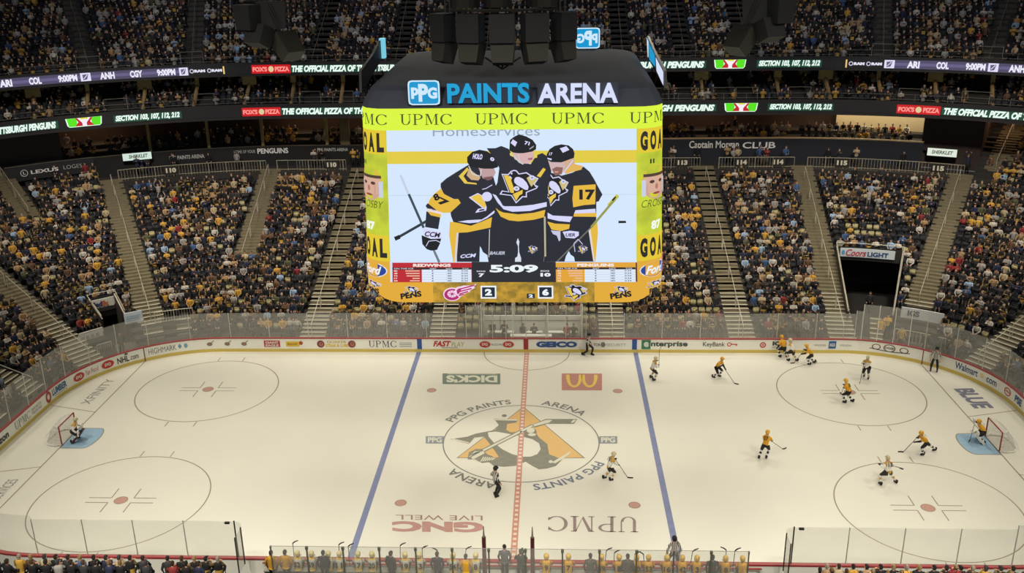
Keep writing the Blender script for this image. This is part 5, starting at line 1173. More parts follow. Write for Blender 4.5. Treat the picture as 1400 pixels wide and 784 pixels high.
def xyz(t): x, y, yw = plan(t[3], t[2]); return (x, y, t[4], yw)
allp = nearl + crowd
pos = np.array([xyz(t) for t in allp])
uv = project(pos[:, :3] + np.array([0, 0, 1.1])); dist = np.linalg.norm(pos[:, :3] - CAM, axis=1)
inview = (uv[:, 0] > 3) & (uv[:, 0] < 1397) & (uv[:, 1] > 3) & (uv[:, 1] < 782) & ~((uv[:, 0] > 492) & (uv[:, 0] < 912) & (uv[:, 1] > 70) & (uv[:, 1] < 410))
order = np.argsort(np.where(inview, dist, 1e9)); indiv = set(order[:250].tolist())
def place_words(t, x, u):
    tier, k, s = t[0], t[1], t[2]
    rowname = ('front', 'second', 'third', 'fourth', 'fifth', 'sixth', 'seventh', 'eighth', 'ninth', 'tenth')
    r = rowname[k] + ' row' if k < 10 else 'a high row'
    return r, tier
mesh_cache = {}; names = ['left', 'right']
used_lab = {}
rs = random.Random(3)
gridw = {}
for i in range(len(allp)):
    if i not in indiv: continue
    t = allp[i]; x, y, z, yw = pos[i]
    oi = int(rng.choice(len(OUT), p=OW)); arms = rs.choice((0, 0, 1, 1, 3)); hat = rs.random() < .3; tr = rs.randrange(3); si = rs.choice((0, 1, 2, 2, 0, 3, 5)); hi_ = rs.randrange(6) if not hat else rs.choice((5, 6, 7))
    key = (oi, arms, hat, hi_)
    if key not in mesh_cache:
        V, Fq, Rg = get_tm('sit', arms, True, True, hat); mesh_cache[key] = tinted_mesh('spectator', V, Fq, outfit_cols(oi, si, hi_, tr)[Rg])
    o = link('spectator', mesh_cache[key], None, (x, y, z), yw + rs.uniform(-.25, .25))
    r, tier = place_words(t, x, uv[i][0]); u = uv[i][0]
    hair = {0: 'dark', 1: 'brown', 2: 'black', 3: 'fair', 4: 'grey', 5: 'black', 6: 'tan', 7: 'charcoal'}[hi_]
    if tier == 'near':
        if u < 210: where = r + ', bottom left ' + ('corner' if u < 70 else 'middle' if u < 140 else 'inner end')
        elif u < 400: where = r + ', by the left bench end'
        else: where = r + ', bottom right, ' + ('by the bench' if u < 1200 else 'by the corner')
    else:
        sec = 'left corner' if t[2] < -28 else ('left of the steps' if t[2] < -22.6 else ('left block' if t[2] < -15.9 else ('left of the penalty boxes' if t[2] < -6.25 else ('behind the penalty boxes' if t[2] < 6.2 else ('right of the penalty boxes' if t[2] < 15.6 else ('left of the dark tunnel' if t[2] < 22.7 else ('right of the dark tunnel' if t[2] < 28 else 'right corner')))))))
        where = r + ', ' + sec
    lab = OUT[oi][0] + ' and ' + hair + (' cap, ' if hat else ' hair, ') + where
    tag(o, 'person in ' + lab, 'person', 'spectators in the near rows' if tier == 'near' else 'spectators in the lower bowl')
# the rest of the crowd, far and small
VV, FF, CC = [], [], []; off = 0
rest = [i for i in range(len(allp)) if i not in indiv]
for i in rest:
    t = allp[i]; x, y, z, yw = pos[i]; tier = t[0]
    stand = tier == 'walk' or rs.random() < .03
    V, Fq, Rg = get_tm('stand' if stand else 'sit', rs.choice((0, 0, 1, 1, 3)) if rs.random() > .02 else 2, False, tier in ('lower', 'near', 'walk'), rs.random() < .25)
    a = yw + rs.uniform(-.35, .35); c, s_ = math.cos(a), math.sin(a); k = rs.uniform(.92, 1.06)
    P = V * k; P = np.c_[P[:, 0] * c - P[:, 1] * s_, P[:, 0] * s_ + P[:, 1] * c, P[:, 2]] + np.array([x, y, z])
    w = OW.copy()
    if tier in ('upper',): w = w * np.array([1.5, 1.3, .8, .5, 1, 1.3, .7, 1.2, .8, .6, 1, 1, 1, 1]); w /= w.sum()
    oi = int(rng.choice(len(OUT), p=w))
    VV.append(P); FF.append(Fq + off); CC.append(outfit_cols(oi, rs.choice((0, 1, 2, 2, 0, 3, 5)), rs.randrange(8), rs.randrange(4))[Rg]); off += len(V)
cr = link('crowd', tinted_mesh('crowd', np.concatenate(VV), np.concatenate(FF), np.concatenate(CC)))
tag(cr, 'packed crowd of small distant spectators filling every tier of the arena', 'crowd', kind='stuff')

# seats: a folded or open stadium seat with arms
def seat_arr(folded):
    t = TM()
    def bx(c, sz, reg, pitch=0):
        M = Matrix.Rotation(pitch, 3, 'X'); vs = [tuple(Vector(c) + M @ Vector((dx * sz[0] / 2, dy * sz[1] / 2, dz * sz[2] / 2))) for dz in (-1, 1) for dx, dy in ((-1, -1), (1, -1), (1, 1), (-1, 1))]
        o = len(t.v); t.v += vs
        for f in ([3, 2, 1, 0], [4, 5, 6, 7], [0, 1, 5, 4], [1, 2, 6, 5], [2, 3, 7, 6], [3, 0, 4, 7]): t.f.append([o + i for i in f]); t.r.append(reg)
    bx((0, .27, .66), (.44, .05, .42), 0, -.15); bx((0, .24, .89), (.36, .05, .07), 0, -.15)
    if folded: bx((0, .16, .60), (.42, .07, .38), 1, -.12); bx((0, .15, .81), (.32, .06, .05), 1, -.12)
    else: bx((0, .05, .45), (.42, .40, .07), 1, .05)
    for sx in (-1, 1): bx((sx * .245, .10, .63), (.03, .28, .035), 2 + (sx > 0)); bx((sx * .245, .22, .36), (.035, .05, .56), 2 + (sx > 0))
    return t.arr()
SE = seat_arr(True)
SC = {'tan': ((34, 36, 42), (178, 168, 124), (40, 40, 44), (40, 40, 44)), 'black': ((30, 32, 38), (40, 42, 48), (26, 26, 30), (26, 26, 30))}
def seat_kind(t):
    if t[0] != 'lower': return 'black'
    if t[1] <= 4 and -16 < t[2] < 16: return 'tan'
    return 'tan' if (math.sin(t[1] * 7.3 + round(t[2]) * 2.9) > .72) else 'black'
epos = np.array([xyz(t) for t in empties]); euv = project(epos[:, :3] + np.array([0, 0, .7])); ed = np.linalg.norm(epos[:, :3] - CAM, axis=1)
ein = (euv[:, 0] > 3) & (euv[:, 0] < 1397) & (euv[:, 1] > 3) & (euv[:, 1] < 782) & ~((euv[:, 0] > 492) & (euv[:, 0] < 912) & (euv[:, 1] > 70) & (euv[:, 1] < 410))
eo = np.argsort(np.where(ein, ed, 1e9))[:220]; eset = set(eo.tolist())
proto = {}
for kind in SC:
    V, Fq, Rg = SE; cols = np.array([L3(c) for c in SC[kind]])
    parts = {}
    for nm, rg in (('backrest', 0), ('seat_pan', 1), ('armrest', 2), ('armrest.001', 3)):
        sel = Rg == rg; fq = Fq[sel]; ids = np.unique(fq); mp = {a: b_ for b_, a in enumerate(ids)}; f2 = np.vectorize(mp.get)(fq)
        parts[nm] = tinted_mesh(nm, V[ids], f2, np.tile(cols[rg], (len(f2), 1)))
    proto[kind] = parts
for i in sorted(eset):
    t = empties[i]; x, y, z, yw = epos[i]; kd = seat_kind(t)
    o = empty('stadium_seat', (x, y, z), yw)
    for nm, me in proto[kd].items(): link(nm.split('.')[0], me, o)
    r = ('front', 'second', 'third', 'fourth', 'fifth', 'sixth', 'seventh', 'eighth', 'ninth', 'tenth')[t[1]] + ' row' if t[1] < 10 else 'a high row'
    sec = 'left corner' if t[2] < -28 else ('left of the steps' if t[2] < -22.6 else ('left block' if t[2] < -15.9 else ('left of the penalty boxes' if t[2] < -6.25 else ('behind the penalty boxes' if t[2] < 6.2 else ('right of the penalty boxes' if t[2] < 15.6 else ('left of the dark tunnel' if t[2] < 22.7 else ('right of the dark tunnel' if t[2] < 28 else 'right corner')))))))
    tag(o, 'empty folded ' + ('cream' if kd == 'tan' else 'black') + ' seat in the ' + r + ', ' + sec, 'seat', 'empty ' + ('cream' if kd == 'tan' else 'black') + ' folded seats, ' + r + ', ' + sec)
VV, FF, CC = [], [], []; off = 0
for t, p in [(t, p) for i, (t, p) in enumerate(zip(empties, epos)) if i not in eset] + [(t, xyz(t)) for t in crowd if t[0] in ('lower', 'club', 'upper')]:
    V, Fq, Rg = SE; x, y, z, yw = p; c, s_ = math.cos(yw), math.sin(yw)
    VV.append(np.c_[V[:, 0] * c - V[:, 1] * s_, V[:, 0] * s_ + V[:, 1] * c, V[:, 2]] + np.array([x, y, z])); FF.append(Fq + off); off += len(V)
    CC.append(np.array([L3(q) for q in SC[seat_kind(t)]])[Rg])
so = link('stadium_seats', tinted_mesh('stadium_seats', np.concatenate(VV), np.concatenate(FF), np.concatenate(CC)))
tag(so, 'thousands of further folding seats in rows under and among the crowd', 'seats', kind='stuff')

# ================================================================== SKATERS, OFFICIALS
def ik(a, b, l1, l2, pole):
    a, b, pole = Vector(a), Vector(b), Vector(pole); d = b - a; L = min(d.length, (l1 + l2) * .999); u = d.normalized()
    x = (l1 * l1 - l2 * l2 + L * L) / (2 * L); h = math.sqrt(max(0, l1 * l1 - x * x)); p = pole - u * pole.dot(u); p.normalize()
    return a + u * x + p * h
def skin_mesh(name, V, Eg, Rd, zones, sub=1):
    me = bpy.data.meshes.new('skel'); me.from_pydata([tuple(v) for v in V], Eg, []); o = bpy.data.objects.new('skel', me); COL.objects.link(o)
    md = o.modifiers.new('s', 'SKIN'); md.use_smooth_shade = True; md.branch_smoothing = .4
    sd = me.skin_vertices[0].data
    for i, r in enumerate(Rd): sd[i].radius = (r, r) if not isinstance(r, tuple) else r; sd[i].use_root = (i == 0)
    s2 = o.modifiers.new('u', 'SUBSURF'); s2.levels = sub; s2.render_levels = sub
    dg = bpy.context.evaluated_depsgraph_get(); m2 = bpy.data.meshes.new_from_object(o.evaluated_get(dg)); m2.name = name
    bpy.data.objects.remove(o); bpy.data.meshes.remove(me)
    mats = []; m2.materials.clear()
    for p in m2.polygons:
        c = p.center; best = None
        for (a, b, fn) in zones:
            ab = b - a; t = max(0, min(1, (c - a).dot(ab) / max(1e-9, ab.length_squared))); dd = (c - a - ab * t).length
            if best is None or dd < best[0]: best = (dd, t, fn)
        m = best[2](best[1], c)
        if m not in mats: mats.append(m); m2.materials.append(m)
        p.material_index = mats.index(m); p.use_smooth = True
    return m2
def zebra():
    m = bpy.data.materials.new('striped_shirt'); m.use_nodes = True; nt = m.node_tree; b = nt.nodes['Principled BSDF']
    tc = nt.nodes.new('ShaderNodeTexCoord'); w = nt.nodes.new('ShaderNodeTexWave'); w.bands_direction = 'Y'; w.inputs['Scale'].default_value = 3.6
    r = nt.nodes.new('ShaderNodeValToRGB'); r.color_ramp.interpolation = 'CONSTANT'; r.color_ramp.elements[0].color = rgb(20, 20, 22); r.color_ramp.elements[1].position = .5; r.color_ramp.elements[1].color = rgb(214, 212, 206)
    nt.links.new(tc.outputs['Object'], w.inputs[0]); nt.links.new(w.outputs['Fac'], r.inputs[0]); nt.links.new(r.outputs[0], b.inputs['Base Color']); return m
M_ZEB = zebra()
YJ = pm(226, 166, 38, .7); BJ = pm(24, 24, 27, .7); WJ = pm(236, 234, 230, .7); SKN_ = pm(206, 160, 130, .6); GOLDC = pm(206, 164, 70, .7)
def scheme(k):
    if k == 'gold': return dict(tor=YJ, yoke=YJ, band=BJ, arm=YJ, fore=BJ, glove=BJ, pants=BJ, sock=WJ, sock2=BJ, helm=pm(226, 174, 50, .4), num=BJ)
    if k == 'white': return dict(tor=WJ, yoke=GOLDC, band=GOLDC, arm=WJ, fore=WJ, glove=BJ, pants=pm(44, 38, 34, .7), sock=WJ, sock2=GOLDC, helm=pm(206, 196, 160, .4), num=BJ)
    return dict(tor=M_ZEB, yoke=M_ZEB, band=M_ZEB, arm=M_ZEB, fore=M_ZEB, glove=SKN_, pants=BJ, sock=BJ, sock2=BJ, helm=BJ, num=None)
def skater(pos, yaw, kind, label, lean=.5, hip=.82, fL=(.12, .18), fR=(-.15, -.2), zL=.0, zR=.0, hL=None, hR=None, heel=None, top='R', num=None, bulk=1.0, goalie=False, cat='person', grp=None, headturn=0.0, stick=True):
    sc = scheme(kind); U = Vector((math.sin(lean), 0, math.cos(lean))); H = Vector((0, 0, hip)); C = H + U * .28; N = H + U * .54
    hd_l = lean * .35; Hd = N + Vector((math.sin(hd_l), 0, math.cos(hd_l))) * .20
    root = empty('hockey_player' if kind != 'ref' else 'referee', (pos[0], pos[1], 0), yaw, label, cat, grp)
    shL = N - U * .08 + Vector((0, .19, 0)); shR = N - U * .08 + Vector((0, -.19, 0))
    F3 = lambda f, z: Vector((f[0], f[1], .13 + z)); aL, aR = F3(fL, zL), F3(fR, zR)
    hpL, hpR = H + Vector((0, .11, -.04)), H + Vector((0, -.11, -.04)); kL = ik(hpL, aL, .44, .44, (1, .15, 0)); kR = ik(hpR, aR, .44, .44, (1, -.15, 0))
    fwd = Vector((math.cos(lean), 0, -math.sin(lean)))
    if hL is not None: hL = Vector(hL)
    if hR is not None: hR = Vector(hR)
    if heel is not None:
        he = Vector((heel[0], heel[1], .04))
        tp = N - U * .22 + Vector((.28, (-.18 if top == 'R' else .18), 0)) if not goalie else N - U * .30 + Vector((.32, -.30, 0))
        d = (he - tp); L = d.length
        k = 1.42 / max(L, 1.42) ; tpt = he - d.normalized() * min(1.42, max(L, 1.15)); lo = tpt + d.normalized() * .46
        if top == 'R': hR_, hL_ = tpt, lo
        else: hL_, hR_ = tpt, lo
        hL = hL or hL_; hR = hR or hR_
        if (hL - shL).length > .60: hL = shL + (hL - shL).normalized() * .58
        if (hR - shR).length > .60: hR = shR + (hR - shR).normalized() * .58
    if hL is None: hL = shL + Vector((.12, .10, -.52))
    if hR is None: hR = shR + Vector((.12, -.10, -.52))
    hL, hR = Vector(hL), Vector(hR)
    eL = ik(shL, hL, .31, .30, (-.7, .6, -.5)); eR = ik(shR, hR, .31, .30, (-.7, -.6, -.5))
    B = bulk; V = [H, C, N, N + (Hd - N) * .35, Hd, Hd + (Hd - N).normalized() * .11]; Eg = [(0, 1), (1, 2), (2, 3), (3, 4), (4, 5)]
    Rd = [(.165 * B, .165 * B), (.17 * B, .17 * B), (.125 * B, .125 * B), .06, .095, .07]
    def chain(start, pts, rad):
        p = start
        for v, r in zip(pts, rad): V.append(v); Rd.append(r); Eg.append((p, len(V) - 1)); p = len(V) - 1
        return p
    padl = 1.0 if kind != 'ref' else .8
    for sh, el, ha in ((shL, eL, hL), (shR, eR, hR)):
        w = chain(2, [sh, el, el + (ha - el) * .8, ha], [.095 * padl * B, .075 * padl, .055, .05])
        d = (ha - el).normalized(); sd_ = d.cross(Vector((0, 0, 1))); sd_ = sd_.normalized() if sd_.length > .1 else Vector((0, 1, 0)); dn = d.cross(sd_)
        for q in range(4): chain(w, [ha + d * .05 + sd_ * (.026 * (q - 1.5)), ha + d * (.10 - .006 * abs(q - 1.5)) + sd_ * (.028 * (q - 1.5)) + dn * .02, ha + d * .10 + sd_ * (.026 * (q - 1.5)) + dn * .055], [.017, .015, .013])
        chain(w, [ha + d * .02 + dn * .045, ha + d * .065 + dn * .06], [.018, .014])
    for hp, kn, an, f in ((hpL, kL, aL, 1), (hpR, kR, aR, -1)):
        chain(0, [hp, kn, kn + (an - kn) * .45, an, an + Vector((.13, 0, -.05))], [.13 * padl * B, .09, .075, .055, .045])
    Z = lambda a, b, f: (Vector(a), Vector(b), f)
    band = lambda t, c: sc['band'] if t < .12 else sc['tor']
    z = [Z(H - U * .02, C, band), Z(C, N, lambda t, c: sc['yoke'] if t > .75 else sc['tor']), Z(N + U * .04, Hd, lambda t, c: SKN_), Z(Hd, V[5], lambda t, c: SKN_)]
    for sh, el, ha in ((shL, eL, hL), (shR, eR, hR)):
        z += [Z(sh, el, lambda t, c: sc['yoke'] if t < .3 else (sc['fore'] if t > .75 else sc['arm'])), Z(el, el + (ha - el) * .75, lambda t, c: sc['fore']), Z(el + (ha - el) * .76, ha + (ha - el).normalized() * .12, lambda t, c: sc['glove'])]
    for hp, kn, an in ((hpL, kL, aL), (hpR, kR, aR)):
        z += [Z(hp + Vector((0, 0, -.03)), kn, lambda t, c: sc['pants']), Z(kn, an, lambda t, c: sc['sock2'] if .30 < t < .55 or t > .92 else sc['sock']), Z(an, an + Vector((.15, 0, -.06)), lambda t, c: BJ)]
    me = skin_mesh('body', V, Eg, Rd, z); link('body', me, root)
    q = (Hd - N).to_track_quat('Z', 'X').to_matrix()
    hm = MB(); Mh = Matrix.Rotation(headturn, 3, 'Z') @ q; hc = Hd + (Hd - N).normalized() * .035
    Mx = Matrix(((math.cos(headturn), -math.sin(headturn), 0), (math.sin(headturn), math.cos(headturn), 0), (0, 0, 1))) @ Matrix.Rotation(hd_l, 3, 'Y')
    hm.ell(hc, (.145, .12, .125), sc['helm'], 12, 6, M=Mx, z0=-.25); hm.ell(hc + Mx @ Vector((-.03, 0, -.045)), (.115, .118, .10), sc['helm'], 12, 5, M=Mx, z0=-.6)
    hm.box(hc + Mx @ Vector((.12, 0, .0)), (.05, .16, .03), sc['helm'], M=Mx)
    for sy in (-1, 1): hm.tube(hc + Mx @ Vector((.0, .11 * sy, -.03)), hc + Mx @ Vector((.06, .06 * sy, -.16)), .008, BJ, n=4)
    hm.build('helmet', root, True)
    fm = MB(); fc = Hd + Mx @ Vector((.09, 0, -.02)); fm.ell(fc + Mx @ Vector((.018, 0, -.012)), (.02, .014, .024), SKN_, 6, 4, M=Mx)
    for sy in (-1, 1): fm.ell(fc + Mx @ Vector((.002, .035 * sy, .012)), (.008, .012, .007), BJ, 6, 4, M=Mx); fm.ell(Hd + Mx @ Vector((0, .098 * sy, -.02)), (.02, .012, .03), SKN_, 6, 4, M=Mx)
    fm.box(fc + Mx @ Vector((.0, 0, -.055)), (.012, .04, .008), pm(150, 84, 80, .6), M=Mx); fm.build('face', root, True)
    for an in (aL, aR):
        sk = MB(); sk.box(an + Vector((.05, 0, -.05)), (.25, .085, .09), BJ, taper=.85); sk.box(an + Vector((-.03, 0, .02)), (.11, .09, .12), BJ); sk.box(an + Vector((.05, 0, -.113)), (.26, .008, .035), pm(190, 190, 190, .3, metal=.6)); sk.box(an + Vector((.0, 0, -.10)), (.05, .03, .03), WJ); sk.box(an + Vector((.11, 0, -.10)), (.05, .03, .03), WJ); sk.build('skate', root)
    if num:
        nb = MB(); X = Vector((0, -1, 0)); bc = H + U * .40 - fwd * (.175 * B + .012); w = .135 if len(num) == 1 else .24
        put_text(nb, num, -w / 2, w / 2, -.13, .11, sc['num'], lambda x, y: tuple(bc + X * x + U * y - fwd * (.0 - .12 * abs(x) * 0)), .03); nb.build('jersey_number', root)
    if goalie:
        for kn, an, sy in ((kL, aL, 1), (kR, aR, -1)):
            g = MB(); g.box((kn + an) / 2 + Vector((.10, 0, .03)), (.12, .27, .74), WJ if kind == 'gold' else pm(70, 52, 56, .6), M=(an - kn).to_track_quat('-Z', 'X').to_matrix() @ Matrix.Rotation(0, 3, 'Z')); g.box((kn + an) / 2 + Vector((.17, 0, .05)), (.03, .2, .5), sc['tor'] if kind == 'gold' else GOLDC, M=(an - kn).to_track_quat('-Z', 'X').to_matrix()); g.build('leg_pad', root)
        g = MB(); g.box(hR + Vector((.07, -.02, 0)), (.06, .22, .36), WJ); g.build('blocker', root)
        g = MB(); g.ell(hL + Vector((.05, 0, .02)), (.08, .15, .17), WJ, 10, 6); g.build('catching_glove', root)
    # the stick, held but a thing of its own
    if stick and heel is not None:
        st = empty('hockey_stick', (pos[0], pos[1], 0), yaw, ' '.join((('pale' if goalie else 'dark') + ' stick held by the ' + label.split(',')[0]).split()[:16]), 'hockey stick')
        a = hR if top == 'R' else hL; lo = hL if top == 'R' else hR
        he = Vector((heel[0], heel[1], .04)); d = (he - a).normalized(); s_ = MB(); s_.tube(a - d * .08, he, .016, pm(60, 60, 58, .5), n=6); s_.build('shaft', st)
        s_ = MB(); hdv = Vector((d.x, d.y, 0)); hdv = hdv.normalized() if hdv.length > .05 else Vector((1, 0, 0)); pr = hdv
        cur = [he + pr * (.0), he + pr * .16 + Vector((0, 0, -.01)), he + pr * .29 + Vector((-pr.y, pr.x, 0)) * .03]
        for p0, p1 in zip(cur[:-1], cur[1:]): s_.box((p0 + p1) / 2, ((p1 - p0).length + .01, .016, .075 if not goalie else .10), pm(30, 30, 30, .6), rz=math.atan2((p1 - p0).y, (p1 - p0).x))
        s_.build('blade', st)
    return root
R_ = math.radians
I = lambda u, v: ice(u, v)
def loc(pos, yaw, u, v):                         # traced ice point in a figure's own frame
    x, y = ice(u, v); dx, dy = x - pos[0], y - pos[1]; c, s_ = math.cos(-yaw), math.sin(-yaw); return (dx * c - dy * s_, dx * s_ + dy * c)
def P_(u, v, yawd, kind, label, heel=None, **k):
    p = I(u, v); yw = R_(yawd)
    if heel: k['heel'] = loc(p, yw, *heel)
    return skater(p, yw, kind, label, **k)
P_(891, 519, 25, 'white', 'white jersey player beside the right blue line with stick raised', lean=.42, hip=.80, fL=(.05, .22), fR=(-.02, -.25), hL=(.42, .12, 1.25), hR=(.40, -.12, 1.02))
P_(979, 516, -35, 'gold', 'gold jersey player leaning over his stick nearest the green board advert', heel=(1004, 525), lean=.62, hip=.80, fL=(.10, .20), fR=(-.15, -.18), num=None)
P_(1071, 489, 120, 'gold', 'gold jersey player pinned at the far boards behind a white jersey', lean=.55, hip=.78, fL=(.1, .2), fR=(-.2, -.2))
P_(1083, 494, 130, 'white', 'white jersey player pressed against the far boards', lean=.50, hip=.80, fL=(.15, .2), fR=(-.25, -.25), num=None)
P_(1109, 498, 175, 'gold', 'gold jersey player reaching left for the puck by the far boards', heel=(1086, 497), lean=.75, hip=.76, fL=(.12, .18), fR=(-.28, -.22))
P_(1184, 517, -120, 'white', 'white jersey player skating in front of the oval adverts, far right circle', heel=(1176, 523), lean=.35, hip=.84, fL=(.1, .17), fR=(-.18, -.16))
P_(1160, 551, 140, 'gold', 'gold jersey player standing over the far right faceoff dot', lean=.55, hip=.78, fL=(.14, .18), fR=(-.16, -.28), num='8', heel=(1150, 540))
P_(1045, 627, 62, 'gold', 'gold jersey player with number 57 in open ice, back turned, stick to the right', heel=(1070, 615), lean=.42, hip=.84, fL=(-.18, .26), fR=(.02, -.10), num='57', top='L')
P_(832, 656, 20, 'white', 'white jersey player gliding by the centre circle, stick blade to the right', heel=(858, 654), lean=.45, hip=.82, fL=(-.22, .16), fR=(.04, -.16), num='19', top='L')
P_(1264, 621, 195, 'gold', 'gold jersey player striding left towards the near circle, rear leg stretched', heel=(1235, 619), lean=.72, hip=.78, fL=(.18, .12), fR=(-.75, -.12), zR=.03, num='28')
P_(1213, 662, 110, 'white', 'white jersey player number 13 with legs wide at the near right circle', lean=.35, hip=.76, fL=(.0, .42), fR=(-.1, -.48), num='13', hL=(.25, .42, 1.12), hR=(.28, -.30, .98), heel=None)
P_(803, 486, -20, 'ref', 'striped linesman stepping along the far boards by the blue lettering', lean=.18, hip=.86, fL=(.30, .12), fR=(-.32, -.12), cat='person', stick=False)
skater((27.55, 9.95), R_(-115), 'ref', 'striped official standing by the right corner boards, hands low', lean=.05, hip=.93, fL=(0, .2), fR=(0, -.2), stick=False)
P_(678, 679, 35, 'ref', 'striped referee standing on the lower half of the centre circle', lean=.04, hip=.93, fL=(.02, .10), fR=(-.06, -.12), stick=False, hL=(.18, .34, .98))
x_, y_ = 7.45, -12.1
skater((x_, y_), R_(95), 'ref', 'striped linesman at the near boards in front of the right bench, back turned', lean=.12, hip=.92, fL=(0, .25), fR=(0, -.25), stick=False)
gr = P_(1343, 604, 182, 'gold', 'gold jersey goalkeeper crouched in the blue crease at the right net', lean=.65, hip=.68, fL=(.08, .34), fR=(.02, -.34), hL=(.50, .40, .72), goalie=True, bulk=1.12, num='35', heel=(1326, 603))
gl = P_(101, 603, 8, 'white', 'white jersey goalkeeper leaning in front of the left net', lean=.55, hip=.74, fL=(.10, .30), fR=(.0, -.30), hL=(.42, .34, .80), hR=(.40, -.34, .66), goalie=True, bulk=1.12, stick=False)
# raised stick of the player by the blue line and crosswise stick of number 13
def loose_stick(a, b, lab):
    a, b = Vector(a), Vector(b); st = empty('hockey_stick', a, 0, lab, 'hockey stick'); d = b - a; m = MB(); m.tube((0, 0, 0), d, .016, pm(70, 64, 52, .5), n=6); m.build('shaft', st)
    m = MB(); u = d.normalized(); s_ = u.cross(Vector((0, 0, 1))); s_ = s_.normalized() if s_.length > .05 else Vector((1, 0, 0)); w = u.cross(s_)
    M = Matrix((u, s_, w)).transposed(); m.box(d + u * .06 + s_ * .06, (.13, .02, .07), pm(32, 32, 32, .6), M=M); m.box(d + u * .14 + s_ * .10, (.12, .02, .07), pm(32, 32, 32, .6), M=M); m.build('blade', st); return st
p = I(891, 519); loose_stick((p[0] + .45, p[1] + .05, .85), (p[0] + .50, p[1] + .55, 1.95), 'hockey stick raised upright by the white jersey player at the right blue line')
p = I(1213, 662); loose_stick((p[0] - .42, p[1] + .22, 1.10), (p[0] + .55, p[1] + .10, .95), 'hockey stick held level across the waist of player 13')

# ------------------------------------------------------------------ goals
def net_mat():
    m = bpy.data.materials.new('netting'); m.use_nodes = True; nt = m.node_tree; nt.nodes.clear(); o = nt.nodes.new('ShaderNodeOutputMaterial')
    t = nt.nodes.new('ShaderNodeBsdfTransparent'); d = nt.nodes.new('ShaderNodeBsdfDiffuse'); d.inputs[0].default_value = (.75, .74, .68, 1); x = nt.nodes.new('ShaderNodeMixShader'); x.inputs[0].default_value = .38
    nt.links.new(t.outputs[0], x.inputs[1]); nt.links.new(d.outputs[0], x.inputs[2]); nt.links.new(x.outputs[0], o.inputs[0]); return m
M_NET = net_mat(); M_PIPE = pm(150, 40, 42, .35)
for sx in (-1, 1):
    g = empty('goal_net', (sx * 89 * F, 0, 0), 0 if sx > 0 else pi, 'red framed hockey goal with white netting at the ' + ('right' if sx > 0 else 'left') + ' end', 'goal')
    b = MB(); pts = [(0, -.915, 0), (0, -.915, 1.22), (0, .915, 1.22), (0, .915, 0)]; b.path(pts, .04, M_PIPE, 8); b.build('goal_frame', g)
    b = MB(); base = [(0, -.915, .05), (.35, -1.05, .05), (.8, -.95, .05), (1.1, -.6, .05), (1.12, 0, .05), (1.1, .6, .05), (.8, .95, .05), (.35, 1.05, .05), (0, .915, .05)]; b.path(base, .045, M_WHITE, 6)
    top = [(0, -.915, 1.2), (.35, -.75, 1.18), (.5, -.4, 1.16), (.52, 0, 1.16), (.5, .4, 1.16), (.35, .75, 1.18), (0, .915, 1.2)]; b.path(top, .025, M_WHITE, 6); b.path([(.5, -.35, 1.16), (.9, -.3, .6), (1.1, -.3, .05)], .02, M_WHITE, 5); b.path([(.5, .35, 1.16), (.9, .3, .6), (1.1, .3, .05)], .02, M_WHITE, 5); b.build('back_frame', g)
    b = MB(); tt = [(0, -.915, 1.2), (.35, -.75, 1.18), (.45, -.6, 1.17), (.5, -.4, 1.16), (.52, 0, 1.16), (.5, .4, 1.16), (.45, .6, 1.17), (.35, .75, 1.18), (0, .915, 1.2)]
    n = 9; mid = [((a[0] + c[0]) / 2 + .03, (a[1] + c[1]) / 2, .6) for a, c in zip(tt, base)]
    vs = tt + mid + base; b.add(vs, [[j * n + i, j * n + i + 1, (j + 1) * n + i + 1, (j + 1) * n + i] for j in range(2) for i in range(n - 1)], M_NET); b.poly(tt, M_NET); b.build('netting', g)
    b = MB()
    for i in range(-7, 8): b.path([(.52 - abs(i) * .02, i * .055 * 1.9, 1.16), (.9, i * .07 * 1.9, .6), (1.08, i * .075 * 1.9, .06)], .006, M_WHITE, 3)
    for zz in (.25, .45, .65, .85, 1.02): k = 1.12 - zz * .45; b.path([(0, -.96, zz), (k * .45, -.95, zz), (k * .85, -.7, zz), (k, 0, zz), (k * .85, .7, zz), (k * .45, .95, zz), (0, .96, zz)], .006, M_WHITE, 3)
    b.build('net_cords', g)
pk = MB(); pk.tube((0, 0, 0), (0, 0, .026), .038, M_BLACK, n=14); p = I(1083, 497); tag(pk.build('puck', None, loc=(p[0], p[1], .012)), 'small black puck by the far boards among the players', 'puck')

# ------------------------------------------------------------------ the benches under the camera
YB = -(HY + .95)
pbn = empty('players_bench', (0, YB, 0), 0, 'long grey players benches behind the near boards with glass at the back', 'bench')
def bp(name, b, lab=None):
    o = b.build(name, pbn)
    if lab: o['label'] = lab
b = MB(); b.box((-.1, .1, .14), (23.6, 1.65, .28), pm(110, 112, 106, .7)); bp('platform', b)
for x0, x1 in ((-11.0, -1.6), (1.3, 10.8)):
    b = MB(); b.box(((x0 + x1) / 2, -.25, 1.30), (x1 - x0, .38, .06), pm(150, 150, 142, .6)); b.box(((x0 + x1) / 2, -.3, .78), (x1 - x0, .1, 1.0), M_GREY); bp('bench_seat', b)
b = MB(); b.box((-.1, -.88, .70), (21.6, .06, 1.4), pm(150, 150, 140, .6)); b.box((-.1, -.88, 1.42), (21.6, .14, .06), pm(112, 112, 102, .5)); bp('back_wall', b)
b = MB(); b.box((-.1, .66, .95), (22.6, .08, .05), M_CAP); bp('inner_ledge', b)
NPN = 13; xs = [-10.4 + 20.6 * i / NPN for i in range(NPN + 1)]
